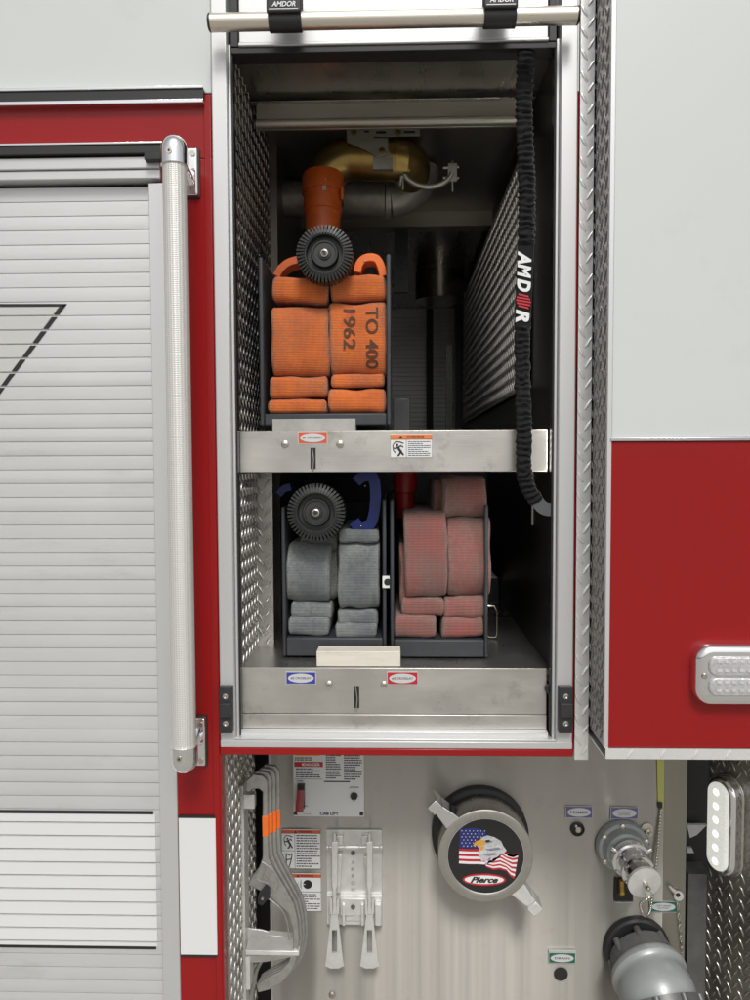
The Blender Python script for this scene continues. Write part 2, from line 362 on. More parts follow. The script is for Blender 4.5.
part('lower_body_panel',rp,E,bevel=.0015,label='red body panel round the closed roller door')
x5=X(208,400)
part('panel_edge_trim',MB().use('red').box(x5,xj0-.003,-.004,0,ZB,zA-.004),E,bevel=.0018,label='narrow red edge trim')
# body mass behind the skin
bm_=MB().use('blackp'); bm_.box(XL,xj0-.06,.06,2.35,ZB,ZT); part('inner_body',bm_,E)
# reflective stripe on column
X0,X1,Z0,Z1=rc(179.5,817,220.5,953,0)
rs=MB().use('refl').box(xd1+.002,x5+.004,-.0055,-.0002,Z0,Z1); rs.use('ink').box(xd1+.002,x5+.004,-.0057,-.0002,Z1,Z1+.005); rs.box(xd1+.002,x5+.004,-.0057,-.0002,Z0-.005,Z0)
part('reflective_stripe',rs,E,label='white reflective stripe with black borders')
# drip rail between white and red
x205=X(205,98)
d=MB(); a=Z(100,90.5);b=Z(100,93.5);c=Z(100,104);e=Z(100,108)
d.use('chrome').box(XL,x205,-.016,-.0002,b,a); d.use('black').box(XL,x205,-.013,-.0002,c,b-.0001); d.use('chrome').box(XL,x205,-.017,-.0002,e,c-.0001)
part('drip_rail',d,E,bevel=.0012)
# ---------- left roller door
pit_=.0283
RD=MB(); xs1=X(153,400)
zt=Z(80,184); z=zt; ycur=.016; SL=[]
RD.use('slat')
k=0
while z>ZB+.03:
    zz=z-pit_; SL.append((zz,z))
    # slat profile: flat face with rounded lips and a groove
    gm=R.uniform(-.0002,.0007)
    prof=[(ycur+.003,z),(ycur+.003,z-.0007),(ycur+.0002,z-.0012),(ycur,z-.005),(ycur-gm,z-pit_/2),(ycur-gm*.5,zz+.003),(ycur+.0002,zz+.0004),(ycur+.003,zz)]
    vs=[(XL,y,q) for y,q in prof]+[(xs1+.004,y,q) for y,q in prof]; n=len(prof)
    RD.add(vs,[(i,i+1,n+i+1,n+i) for i in range(n-1)],False)
    z=zz; k+=1
rdo=part('roller_door',RD,E,label='closed aluminium roller door with a white reflective band and black chevron',fix=False)
RD2=MB().use('blackp').box(XL,xs1+.004,ycur+.008,ycur+.012,ZB,zt); part('door_backing',RD2,rdo)
# reflective band on the slats
zb1=Z(80,817); zb0=Z(80,950)
bd=MB().use('refl'); xe=X(154.5,880)-.001
fr=MB().use('ink')
for zz,z in SL:
    lo=max(zz+.0016,zb0);hi=min(z-.0026,zb1)
    if hi-lo>.004: bd.box(XL,xe,ycur-.0016,ycur-.0007,lo,hi)
bd.use('ink').box(XL,xe-.004,ycur-.0022,ycur-.0005,zb1,zb1+.0065); bd.box(XL,xe-.003,ycur-.0022,ycur-.0005,zb0-.006,zb0)
part('reflective_band',bd,rdo)
# chevron decal, cut at the slat grooves
def clip(poly,z0,z1):
    for zc,sg in ((z0,1),(z1,-1)):
        out=[]
        for i in range(len(poly)):
            a=poly[i];b=poly[(i+1)%len(poly)]; ia=sg*(a[1]-zc)>=0; ib=sg*(b[1]-zc)>=0
            if ia: out.append(a)
            if ia!=ib:
                t=(zc-a[1])/(b[1]-a[1]); out.append((a[0]+(b[0]-a[0])*t,zc))
        poly=out
        if not poly: return []
    return poly
def D(px,py): p=w(px,py,ycur); return (p.x,p.z)
cv=MB()
line=[D(-60,306.6),D(62,304),D(67,304),D(-31,436),D(-36,436),D(58,308),D(-60,310.5)]
for zz,z in SL:
    for poly,mk,yy in (([D(-200,309.5),D(59,307),D(-36,436),D(-200,436)],'ghost',.0012),):
        p=clip(poly,zz+.0016,z-.0026)
        if len(p)>2: cv.use(mk).prism(p,ycur-yy,ycur-.0004)
    for poly in ([D(-200,307),D(-200,304.2),D(67,304),D(65,306.6)],[D(67,304),D(-31,436),D(-36,436),D(60.5,306.4)]):
        p=clip(poly,zz+.0018,z-.003)
        if len(p)>2: cv.use('ink').prism(p,ycur-.0017,ycur-.0004)
part('chevron_graphic',cv,rdo)
# door frame
df=MB().use('alu'); xf1=xd1
df.box(xs1,xf1,-.006,.03,ZB,Z(150,184)); 
df.box(XL,xf1-.012,-.009,.03,Z(80,181),Z(80,172)); df.box(XL,xf1-.012,-.013,.03,Z(80,171.6),Z(80,160))
part('door_frame',df,rdo,bevel=.0018)
dg=MB(); dg.use('chrome').box(XL,X(163,155,-.02),-.024,0,Z(80,149.5),Z(80,147.5)); dg.use('black').box(XL,X(162,155,-.02),-.021,0,Z(80,158.5),Z(80,149.6)); dg.box(X(149,163),X(165,163),-.03,-.012,Z(155,165.5),Z(155,158.7))
part('door_drip_rail',dg,rdo,bevel=.001)
# ---------- handrail
yh=-.085
pt=w(174.5,150,yh); pb=w(184.5,760,yh); xr=(pt.x+pb.x)/2; r=12.3*sc(yh)*.98
hr=MB().use('knurl').cyl((xr,yh,w(174,163,yh).z),(xr,yh,w(184,746,yh).z),r,40)
HR=part('grab_rail',hr,E,label='vertical knurled grab rail with chrome ends')
for (py0,py1,top) in ((136,166,1),(772,745,0)):
    za=w(178,py0,yh).z; zb=w(178,py1,yh).z; sgn=1 if top else -1; L_=abs(za-zb)
    pr=[(0,r*1.13),(L_*.5,r*1.13)]+[(L_*.5+L_*.5*math.sin(a*PI/2/8),max(.001,r*1.13*math.cos(a*PI/2/8)**.8)) for a in range(1,9)]
    ec=MB().use('chrome').lathe((xr,yh,zb),(0,0,sgn),pr,36)
    o=part('end_cap',ec,HR)
    zc=zb+sgn*L_*.33
    s_=MB().use('bolt').cyl((xr-.003,yh-r*1.13-.0016,zc),(xr-.003,yh-r*1.0,zc),.0056,16); s_.use('black').cyl((xr-.003,yh-r*1.13-.0020,zc),(xr-.003,yh-r*1.1,zc),.0024,6); part('screw',s_,HR)
    # bracket: oval plate on body, arm to the rail
    bx0,bx1,bz0,bz1=rc(186,149,198.5,196.5,-.006) if top else rc(192,717,206,765,-.006)
    br=MB().use('chrome').rbox(bx0-.01,bx1,bz0,bz1,-.014,-.004,.004,rb=.004)
    zarm=(bz0+bz1)/2
    br.sweep([(bx0+.008,-.008,zarm-sgn*.02),(bx0+.004,-.03,zarm),(xr+.006,yh+.012,zc)],[.012,.010,.012],16)
    br.use('black').rbox(bx0-.013,bx1+.002,bz0-.003,bz1+.003,-.0045,-.0002,.005)
    br.use('bolt').cyl((bx1-.009,-.0165,bz0+.012),(bx1-.009,-.012,bz0+.012),.0055,12); br.cyl((bx1-.009,-.0165,bz1-.012),(bx1-.009,-.012,bz1-.012),.0055,12)
    part('rail_bracket',br,HR)
# ---------- compartment frame
jf=MB().use('alu')
jf.box(xj0,xj1,-.009,.03,zrail0,ZT)
jb=MB().use('alu').box(xk0,xk1,-.009,.03,zrail0,ZT)
part('door_jamb',jf,E,bevel=.002,label='aluminium jamb on the left of the hose compartment')
part('door_jamb',jb,E,bevel=.002,label='aluminium jamb on the right of the hose compartment')
xi0=(X(229.5,30)+X(239,740))/2; xi1=(X(553.5,740)+X(556,30))/2
gl=MB().use('alu').box(xj1+.0005,xi0,.004,.03,zrail1,zlt); gl.use('blackg').box(xi0+.0003,xi0+.003,.010,.03,zrail1,zlt)
part('door_track',gl,E,bevel=.001)
gr=MB().use('alu').box(xi1,xk0-.0005,.004,.03,zrail1,zlt); gr.use('blackg').box(xi1-.003,xi1-.0003,.010,.03,zrail1,zlt)
part('door_track',gr,E,bevel=.001)
rb_=MB().use('alu'); rb_.box(xj0,xk1,-.010,.03,zrail0,zrail1-.004); rb_.box(xj0+.001,xk1-.001,-.006,.03,zrail1-.0038,zrail1)
part('bottom_rail',rb_,E,bevel=.0012)
sr=MB().use('red'); sr.box(xj0,xk1+.0005,-.012,.03,zbot,zrail0-.0004); sr.box(xk1+.0005,xt0,-.004,.03,zbot,Z(575,92)); 
part('sill_panel',sr,E,bevel=.0015,label='red sill under the compartment')
wz=Z(575,92)
part('corner_filler',MB().use('alu').box(xk1+.0005,xt0,-.003,.03,wz+.0004,ZT),E)
tc_=tread((xt0,-.012,Z(580,757.5)),X3,Z3,(0,-1,0),xt1-xt0,ZT-Z(580,757.5),'treadb',th=.003,pu=(xt1-xt0)/2,pv=.0405,L=.026,Wd=.0062,H=.0032)
tc_.box(xt1-.003,xt1,-.0118,.35,Z(580,757.5),ZT)
part('corner_tread_strip',tc_,E,label='narrow diamond plate corner strip')
# ---------- open roller door bottom edge and bar
ob=MB().use('alu'); a0,a1,_,_=rc(238.5,10,548.5,40,.012)
ob.box(a0,a1,.012,.03,Z(390,42),ZT)
ob.box(a0,a1,.004,.012,Z(390,42),Z(390,38))
OD=part('roller_door',ob,E,bevel=.002,label='raised roller door whose bottom edge hangs at the top of the opening')
sl_=MB().use('black').box(xi0,xi1,.008,.05,Z(390,48.5),Z(390,42)-.0005); sl_.box(xi0,a0-.0006,.006,.03,Z(390,42),ZT); sl_.box(a1+.0006,xi1,.006,.03,Z(390,42),ZT)
part('door_seal',sl_,OD,bevel=.001)
yb=-.055
b0=w(211,22.2,yb); b1=w(576.5,16,yb); zb_=(b0.z+b1.z)/2
ba=MB().use('satin').cyl((b0.x,yb,zb_),(b1.x,yb,zb_),.0165*.98,36); ba.use('black').lathe((b1.x,yb,zb_),X3,[(0,.0163),(.003,.0163),(.005,.014)],24); ba.lathe((b0.x,yb,zb_),(-1,0,0),[(0,.0163),(.003,.0163),(.005,.014)],24)
part('lift_bar',ba,OD)
for p0,p1 in ((269.5,302),(483.5,515.5)):
    A,_,_,_=rc(p0,5,p1,30,yb); _,B,_,_=rc(p0,5,p1,30,yb)
    lp=MB().use('black')
    path=[]
    for k in range(13):
        an=-PI/2+ (k/12)*PI*1.0
        path.append((0,yb-math.sin(PI/2+an)*.0195 if 0 else 0,0))
    # J section strap round the bar, closed prism in YZ extruded along X
    rr_=.0195; pts=[]
    for k in range(17):
        an=PI*(k/16)     # from front over bottom to back
        pts.append((yb-rr_*math.cos(an),zb_-rr_*math.sin(an)))
    zt_=Z(290,-30,yb)
    out=[(yb-rr_,zt_)]+pts+[(yb+rr_,zt_)]; inn=[(y+( .002 if y<yb else -.002),z_) for y,z_ in out]
    inn=[(yb-.0172,zt_)]+[(yb-.0172*math.cos(PI*k/16),zb_-.0172*math.sin(PI*k/16)) for k in range(17)]+[(yb+.0172,zt_)]
    n=len(out); vs=[(A,y,q) for y,q in out]+[(A,y,q) for y,q in inn]+[(B,y,q) for y,q in out]+[(B,y,q) for y,q in inn]
    fs=[]
    for i in range(n-1): fs+=[(i,i+1,2*n+i+1,2*n+i),(n+i,3*n+i,3*n+i+1,n+i+1),(i,n+i,n+i+1,i+1),(2*n+i,2*n+i+1,3*n+i+1,3*n+i)]
    fs+=[(0,2*n,3*n,n),(n-1,2*n-1,4*n-1,3*n-1)]
    lp.add(vs,fs,False)
    ye=yb-.026
    lp.rbox(A-.002,B+.001,Z(290,11.5,ye),zt_,ye,yb-.0196,.004,rb=.003)
    STL=part('bar_strap',lp,OD,label='black strap looped over the lift bar',bevel=.0008)
    tp=MB().use('lsilver').box(A+.003,B-.004,ye-.0006,ye+.0001,Z(290,9,ye),Z(290,8.3,ye)); 
    part('label_edge',tp,STL)
    cx=(A+B)/2; text('AMDOR',(cx,ye-.0012,Z(290,4,ye)),.0095,'lsilver',STL,italic=.25,bold=.02,width=(B-A)*.72)
# ---------- side of the compartment opening, front frame depth .22
yfr=.215; yf0=.031
zfl=Z(400,668,.031)-.003        # lower floor
zcl=Z(400,48,.031)+.002         # front ceiling
cl=MB().use('ceil').box(xi0-.02,xi1+.02,yf0,yfr,zcl,zcl+.01); cl.use('liner').box(xi0-.02,xi1+.02,yfr+.0005,.31,zcl+.0005,zcl+.01); part('compartment_ceiling',cl,E)
# left tread wall, upper
xw=xi0-.004; xr_=xi1+.004
zsh0=Z(390,472,.04); zsh1=Z(390,430,.04)
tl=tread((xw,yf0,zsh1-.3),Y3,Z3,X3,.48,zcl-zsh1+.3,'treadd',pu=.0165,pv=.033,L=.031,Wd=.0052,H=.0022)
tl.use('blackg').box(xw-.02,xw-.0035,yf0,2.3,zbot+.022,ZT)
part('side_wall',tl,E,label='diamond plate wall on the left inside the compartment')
yl=.225
tl2=tread((xw+.0045,yf0,zfl),Y3,Z3,X3,yl-yf0,zsh0-zfl-.002,'tread',pu=.0165,pv=.033)
x273=X(273,560,yl)
tread((xw+.0045,yl,zfl),X3,Z3,(0,-1,0),x273-xw-.0045,zsh0-zfl+.02,'tread',H=.0030,mb=tl2,pu=.0165,pv=.033)
part('side_wall',tl2,E,label='diamond plate corner inside the lower cubby')
# right side wall (smooth dark) and panels behind
rw=MB().use('linerd').box(xr_,xr_+.01,yf0,yfr,zfl,zcl+.01); rw.box(xr_+.0005,xr_+.012,yfr+.001,2.3,zfl,zcl+.3)
part('side_wall',rw,E,label='smooth dark wall on the right inside the compartment')
# led strip by the right jamb, lit
for xs_,sg,lb_ in ((xr_,-1,'thin lit light strip behind the right jamb'),):
    ls=MB().use('blackg').box(xs_+sg*.0004,xs_+sg*.0012,.0315,.041,Z(555,640),Z(555,70)); ls.use('ledd')
    z=Z(555,638)
    while z<Z(555,75):
        ls.box(xs_+sg*.0013,xs_+sg*.0026,.033,.039,z,z+.009); z+=.016
    part('led_strip',ls,E,label=lb_)
# diamond plate divider on the right, deeper
xdv=X(531,300,.22)
zd1=w(465,295,1.9).z; zd0=w(465,424,1.9).z
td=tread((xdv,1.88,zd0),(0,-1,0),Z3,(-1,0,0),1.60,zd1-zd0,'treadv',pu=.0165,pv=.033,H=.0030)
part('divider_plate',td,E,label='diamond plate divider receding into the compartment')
# front beam
bmx=MB().use('beam'); bx0=X(256,110,.23); bx1=X(522,110,.23)
bmx.use('ceil').box(bx0-.03,bx1+.03,.222,.245,Z(390,99.5,.22),Z(390,98.3,.22)); bmx.use('beam').box(bx0,bx1,.235,.24,Z(390,118,.235),Z(390,99.6,.235)); bmx.cyl((bx0,.228,Z(390,122,.228)),(bx1,.228,Z(390,122,.228)),.0098,16)
bmx.box(bx0,bx1,.24,.247,Z(390,128,.24),Z(390,126,.24))
part('cross_beam',bmx,E,bevel=.001)
bb=MB().use('liner'); part('roof_shell',MB().use('blackp').box(XL,X(900,400,-.12),.04,2.42,zcl+.04,zcl+.06),E); part('far_shell',MB().use('blackp').box(XL,X(900,400,-.12),2.40,2.42,ZB,zcl+.039),E)
ct2=w(400,120,.3).z+.02
bb.box(xw-.0,xr_,.30,1.05,ct2,ct2+.01); bb.box(xw,xr_,.295,.2995,ct2+.0005,zcl+.0002)                  # cavern ceiling
part('cavern_ceiling',bb,E)
lb=MB().use('beam').box(xw,xdv+.02,1.0,1.02,w(400,225,1.0).z,w(400,205,1.0).z); lb.box(xw,xdv+.02,1.0,1.06,w(400,226.5,1.0).z,w(400,225,1.0).z-.0002); lb.use('liner').box(xw,xr_,1.021,1.04,w(400,205,1).z,ct2)
part('cross_beam',lb,E)
# ceiling from ledge to the far header
z1_=w(400,226,1.0).z; sh=MB().use('ceil').box(xw,xr_,1.03,2.28,z1_-.0,z1_+.02); sh.use('liner').box(xw,xr_,2.28,2.29,w(400,296,2.28).z,z1_)
part('cavern_ceiling',sh,E)
hd=MB().use('alu').box(xw,X(462,300,2.24),2.22,2.26,w(400,303,2.22).z,w(400,296,2.22).z); hd.use('blackg').box(X(455,300,2.0),X(466,300,2.0),2.0,2.05,w(460,560,2.0).z,w(460,292,2.0).z)
part('far_door_frame',hd,E)
# far roller door seen through
fd=MB().use('slat'); z=w(400,300,2.3).z
while z>zsh1-.02:
    zz=z-.0225; fd.box(xw,X(470,350,2.3),2.30,2.31,zz+.0022,z); z=zz
fd.use('black').box(xw,X(470,350,2.3),2.311,2.33,zfl-.02,w(400,290,2.3).z)
part('roller_door',fd,E,label='far roller door seen through the compartment')
fs_=MB().use('black').box(X(426.5,350,2.2),X(433,350,2.2),2.19,2.2,zsh1,w(430,309,2.2).z); part('hanging_strap',fs_,E,label='black strap hanging before the far roller door')
fp=MB().use('blackg').box(X(446,350,1.5),X(452.5,350,1.5),1.5,1.53,zsh1,w(450,345,1.5).z); part('post',fp,E)
part('inner_duct',MB().use('sheen').lathe((X(440,250,1.6),1.62,w(440,300,1.6).z),(0,0,1),[(0,.10),(.20,.10)],40),E)
# slotted vertical channel behind hose
ch=MB().use('blackp').box(X(394,250,.9),X(408,250,.9),.9,.92,w(400,292,.9).z,w(400,228,.9).z)
ch.use('black')
for k in range(6): ch.box(X(400.2,250,.9),X(402.2,250,.9),.8985,.9,w(400,240+k*8,.9).z,w(400,236+k*8,.9).z)
part('slotted_channel',ch,E)
# back-left dark closing of cavern
cb=MB().use('liner').box(xw,xw+.02,.48,2.3,zfl,ct2); part('side_wall',cb,E,label='plain dark wall deep in the compartment')
# ---------- upper shelf
ush=MB().use('shelf').box(xi0+.0008,xi1-.0055,.04,.0435,zsh0,zsh1); ush.box(xi0+.0008,xi1-.0055,.0436,.75,zsh1-.004,zsh1-.0005); 
SH=part('upper_shelf',ush,E,bevel=.0014,label='bare metal shelf across the compartment')
def screw(px,py,y,rpx,parent,mk='bolt',n='screw'):
    p=w(px,py,y); s_=MB().use(mk).lathe(p,(0,-1,0),[(0,rpx*sc(y)),(.0015,rpx*sc(y)*.95),(.0035,rpx*sc(y)*.55)],20); 
    s_.use('ink').box(p.x-rpx*sc(y)*.35,p.x+rpx*sc(y)*.35,p.y-.0038,p.y-.0034,p.z-.0005,p.z+.0005)
    return part(n,s_,parent)
screw(285,444.5,.04,4,SH); screw(340,444.5,.04,4,SH)
def slot(px,py0,py1,y,parent):
    A,B,C,D_=rc(px-2.6,py0,px+2.8,py1,y); s_=MB().use('ink').box(A,B,y-.0008,y,C,D_); s_.use('bolt').sweep([(A+.004,y-.003,D_-.002),(A+.007,y-.005,(C+D_)/2),(A+.005,y-.004,C-.006)],.0013,8)
    return part('latch_slot',s_,parent)
slot(313,448,469,.04,SH)
def oval_label(x0,y0,x1,y1,y,mk,txt,parent,label,twolines=None,th=.0012):
    A,B,C,D_=rc(x0,y0,x1,y1,y); cx,cz=(A+B)/2,(C+D_)/2; mb=MB().use('lsilver').box(A,B,y-th,y,C,D_)
    mb.use(mk).box(A+.0012,B-.0012,y-th-.0004,y-th,C+.0012,D_-.0012)
    def ell(s,n=32): return [(cx+(B-A)*.43*s*math.cos(2*PI*i/n),cz+(D_-C)*.37*s*math.sin(2*PI*i/n)) for i in range(n)]
    mb.use('lsilver').prism(ell(1),y-th-.0008,y-th-.0004)
    o=part('name_plate',mb,parent,label=label)
    if twolines:
        text(twolines[0],(cx,y-th-.0011,cz+(D_-C)*.1),(D_-C)*.13,'ink',o,width=(B-A)*.55); text(twolines[1],(cx,y-th-.0011,cz-(D_-C)*.1),(D_-C)*.13,'ink',o,width=(B-A)*.4)
    else: text(txt,(cx,y-th-.0011,cz),(D_-C)*.19,'ink',o,width=(B-A)*min(.68,.11*len(txt)),bold=.01)
    return o
oval_label(298,431.5,327.5,444,.04,'lredo','#1 CROSSLAY',SH,'orange name plate on the upper shelf')
def tri(mb,cx,cz,s,y,mk='ink'): mb.use(mk).prism([(cx-s*.6,cz-s*.5),(cx+s*.6,cz-s*.5),(cx,cz+s*.6)],y-.0004,y)
# warning sticker on shelf
def figure_fall(mb,A,B,C,D_,y):
    mb.use('ink'); q=lambda u,v:(A+(B-A)*u,y,C+(D_-C)*v)
    rr=(B-A)*.045
    for path,k in (([(.12,.75),(.3,.92),(.62,.9),(.9,.82)],.9),([(.1,.72),(.14,.4),(.3,.25)],.8),([(.45,.6),(.6,.42),(.72,.3)],2.0),([(.45,.6),(.3,.5),(.18,.55)],1.2),([(.5,.58),(.7,.68),(.85,.6)],1.2),([(.7,.3),(.88,.12)],1.5),([(.68,.32),(.55,.12),(.45,.1)],1.5)):
        mb.sweep([q(*p) for p in path],rr*k,8,flat=1)
    mb.lathe(q(.42,.72),(0,-1,0),[(0,rr*2),(.0008,rr*2)],14)
A,B,C,D_=rc(390,434,432.5,458,.04); y=.04
ws=MB().use('lwhite').box(A,B,y-.0008,y,C,D_); yy=y-.0008
ws.use('lorange').box(A+.001,B-.001,yy-.0004,yy,D_-.0105,D_-.001); ws.use('ink').box(A+.033,A+.0338,yy-.0004,yy,C+.001,D_-.0106); ws.box(A+.001,B-.001,yy-.0004,yy,D_-.0115,D_-.0106)
for a_ in ((A+.0006,A+.0012,C+.0006,D_-.0006),(B-.0012,B-.0006,C+.0006,D_-.0006),(A+.0006,B-.0006,C+.0006,C+.0012)): ws.box(a_[0],a_[1],yy-.0004,yy,a_[2],a_[3])
tri(ws,A+.022,D_-.006,.006,yy-.0004)
print_lines(ws,A+.037,B-.004,C+.003,D_-.014,yy,8,3,.38)
figure_fall(ws,A+.003,A+.031,C+.002,D_-.013,yy-.0002)
o=part('warning_label',ws,SH,label='white warning sticker with an orange header')
text('WARNING',((A+B)/2+.008,yy-.0009,D_-.0058),.0058,'ink',o,width=.036,bold=.02)
# ---------- lower tray
ltz0=Z(390,714,.031); 
lt=MB().use('shelf').box(xi0+.0008,xi1-.0055,.031,.034,ltz0,Z(390,668,.031)); 
lt.box(xi0+.0008,xi1-.0055,.0285,.034,Z(390,729,.0285),ltz0-.0006); lt.use('alu').box(xi0+.0008,xi1-.0055,.012,.034,Z(390,737.8,.012)-.004,Z(390,729,.0285)-.0004)
LT=part('lower_shelf_lip',lt,E,bevel=.0012,label='scuffed metal lip along the lower shelf')
screw(329,684.5,.031,4,LT); screw(384,684.5,.031,3.6,LT); slot(356.5,686,708,.031,LT)
oval_label(286,671.5,316,684,.031,'lblue','#2 CROSSLAY',LT,'blue name plate on the lower lip'); oval_label(387,671.5,418,684.5,.031,'lred','#3 CROSSLAY',LT,'red name plate on the lower lip')
bp=MB().use('blackg').lathe(w(549.5,688,.03),(0,-1,0),[(0,.011),(.008,.011),(.012,.007)],20); part('rubber_stop',bp,LT)
fl=MB().use('floorm').box(xw,xr_,.0345,2.3,zfl-.01,zfl); part('lower_floor',fl,E,label='dark metal floor of the lower cubby')
# items far right of lower cubby
part('rear_bulkhead',MB().use('blackg').box(X(488,560,.8),xr_-.002,.80,.81,zfl,w(500,577,.8).z),E)
part('ledge',MB().use('beam').box(X(470,575,.785),xr_-.01,.785,.7895,w(500,578.3,.785).z,w(500,577,.785).z),E)
part('gusset',MB().use('beam').prism([(X(522,577,.8),w(522,577,.8).z),(X(537,577,.8),w(537,577,.8).z),(X(537,560,.8),w(537,560,.8).z)],.783,.7845),E)
part('gusset',MB().use('liner').prism([(X(470,560,.8),w(470,577,.8).z),(X(470,560,.8),w(470,550,.8).z),(X(497,560,.8),w(497,577,.8).z)],.79,.80),E)
part('mounting_tab',MB().use('beam').box(X(532,480,.25),X(535,480,.25),.25,.26,w(533,525,.25).z,zsh0-.001),E)
part('cubby_back',MB().use('black').box(xw,xr_,1.1,1.11,zfl,zsh0),E)
tb=MB().use('bolt').sweep([w(485,610,.3),w(485,632,.3),w(489,637,.3),w(496,637,.3),w(497,632,.3),w(497,612,.3),w(494,606,.3),w(487,606,.3)],.0015,8); part('wire_ring',tb,E)
# ---------- hinge blocks
for x0,x1 in ((219.5,232.5),(558.5,572.5)):
    A,B,C,D_=rc(x0,686.5,x1,733,-.02); hb=MB().use('blackp').rbox(A,B,C,D_,-.024,-.0092,.002,rb=.002)
    cx=(A+B)/2; h=D_-C
    H=part('door_latch_block',hb,E,label='black latch block with two rivets'); part('catch',MB().use('blackp').rbox(A+.002,B-.001,C+h*.36,C+h*.66,-.030,-.0238,.002,rb=.0015),H); part('foot',MB().use('blackp').box(A-.003,B-.001,C-.003,C+h*.07,-.028,-.0092),H)
    for f_ in (.22,.80):
        s_=MB().use('bolt').lathe((cx,-.024,C+h*f_),(0,-1,0),[(0,.0058),(.0015,.0056),(.002,.003),(.0012,.0018)],18); part('rivet',s_,H)
# ---------- plumbing: brass elbow, brackets, grey pipe
yp=.42; s_p=sc(yp)
cA=w(324,178,yp); e1=w(352,160,yp); e2=w(412,160,yp)
rad=19.5*s_p
path=[w(324,205,yp),w(324,186,yp)]
cc=w(352,188,yp)
for k in range(0,9):
    a=PI-PI/2*k/8; path.append(Vector((cc.x+28*s_p*math.cos(a),yp,cc.z+28*s_p*math.sin(a))))
path+= [w(372,160,yp),w(398,160,yp)]
pz=path[-1].z; px_=path[-1].x-.012
for k in range(1,9):
    a=PI/2*k/8; path.append(Vector((px_+18*s_p*math.sin(a),yp+.06*(1-math.cos(a)),pz)))
path.append(path[-1]+Vector((0,.03,0)))
bp_=MB().use('brass').sweep(path,rad,32,updir=(0,1,0.01))
for q in (362,396): bp_.cyl(w(q,160,yp)-Vector((.002,0,0)),w(q,160,yp)+Vector((.002,0,0)),rad+.0025,32)
DP=part('discharge_pipe',bp_,E,label='dull brass elbow pipe under the cross beam')
bk=MB().use('beam'); yk=.36
bk.pprism([(346.5,127),(374,127),(374,138),(388,138),(388,148),(390,154),(377,157),(366,150),(347,142)],yk,.004); bk.pbox(374,128,420,136,yk+.006,.004); bk.use('black').pbox(352+12,130.5,369,132.5,yk-.0005,.0005); bk.pbox(376,131,386,133.5,yk+.0055,.0005); bk.pbox(404,131,415,133,yk+.0055,.0005)
bk.use('gpipe').pbox(373,157,393,169,yk+.01,.02)
BK=part('pipe_bracket',bk,DP,label='angled metal pipe bracket',bevel=.0008)
for q in ((354,132.5),(398,132.5),(382,150.5)): 
    p=w(q[0],q[1],yk); bo=MB().use('bronze').lathe(p,(0,-1,0),[(0,.008),(.001,.008),(.0012,.0055),(.006,.0055)],6,False); part('bolt',bo,BK)
gp=MB().use('gpipe'); yg=.62
gp.cyl(w(262,199,yg),w(385,199,yg),17*sc(yg),28); gp.cyl(w(386,199,yg),w(391,199,yg),19*sc(yg),28)
pa=[w(391,199,yg)]
for k in range(1,8):
    a=PI/2*k/7; pa.append(w(391,199,yg)+Vector((.085*math.sin(a),0,.0)+Vector((0,0,.085*(1-math.cos(a))))) if 0 else w(391,199,yg)+Vector((.085*math.sin(a),0,.085*(1-math.cos(a)))))
gp.sweep(pa,17.5*sc(yg),24)
part('pipe',gp,E,label='dull grey pipe behind the brass elbow')
cp=MB().use('beam'); yc=.40
arc=[w(428+25*math.cos(a),168+19*math.sin(a),yc) for a in [math.radians(x) for x in range(15,166,12)]]
cp.sweep(arc,.0075,10); cp.sweep([w(400,186,yc),w(401,177,yc),w(407,174,yc)],.004,8); cp.pbox(448,163,457,181,yc-.004,.01); cp.sweep([w(443,168,yc),w(459,167,yc)],.004,8); cp.sweep([w(443,178,yc),w(459,178,yc)],.004,8); cp.cyl(w(452.5,192,yc),w(452.5,160,yc),.0025,8); cp.cyl(w(403,190,yc),w(403,172,yc),.0025,8)
part('pipe_clamp',cp,DP,bevel=.0005)
# ---------- pump panel
yP=.35
xp0=X(271,880,yP); xp1=X(663,880,yP); xp2=X(686,880,yP)
zpt=zbot+.02
xtw=xj0+.0035
tw=tread((xtw,.02,ZB),Y3,Z3,X3,.32,zbot-ZB-.001,'tread',pu=.0165,pv=.033)
part('side_wall',tw,E,label='diamond plate return beside the wrench rack')
part('corner_edge',MB().use('red').box(xj0-.003,xtw-.0032,-.006,.02,ZB,zbot-.0005),E)
ov=MB().use('liner').box(xj0,xt1,.03,.36,zbot,zbot+.02); ov.use('black').box(xj0-.05,X(800,800,.5),.5,.52,ZB,zpt-.021); part('underside',ov,E)
pp=MB().use('stain').box(xp0,xp1,yP+.0075,yP+.0095,ZB,zpt-.021)
def wav(x,z): return .0024*noise.noise(Vector((x*7.0,z*.5,3)))+.0010*noise.noise(Vector((x*22,z*.3,8)))+.0030
gv=[];nx=150;nz_=12
for i in range(nx+1):
    for j in range(nz_+1):
        x=xp0+(xp1-xp0)*i/nx; z=ZB+(zpt-.021-ZB)*j/nz_; e=min(1,i/3,(nx-i)/3); gv.append((x,yP+.0001+wav(x,z)*e,z))
pp.add(gv,[(i*(nz_+1)+j,(i+1)*(nz_+1)+j,(i+1)*(nz_+1)+j+1,i*(nz_+1)+j+1) for i in range(nx) for j in range(nz_)],True)
PP=part('pump_panel',pp,E,label='brushed stainless pump panel under the compartment')
part('panel_flange',MB().use('edgerefl').add([(xp1+.0005,yP,ZB),(xp2,yP+.003,ZB),(xp2,yP+.003,zpt-.021),(xp1+.0005,yP,zpt-.021),(xp2,yP+.06,ZB),(xp2,yP+.06,zpt-.021)],[(0,1,2,3),(1,4,5,2)],False),PP,label='darker folded right edge of the pump panel')  # flange coloured darker in place of the dark reflection it would show
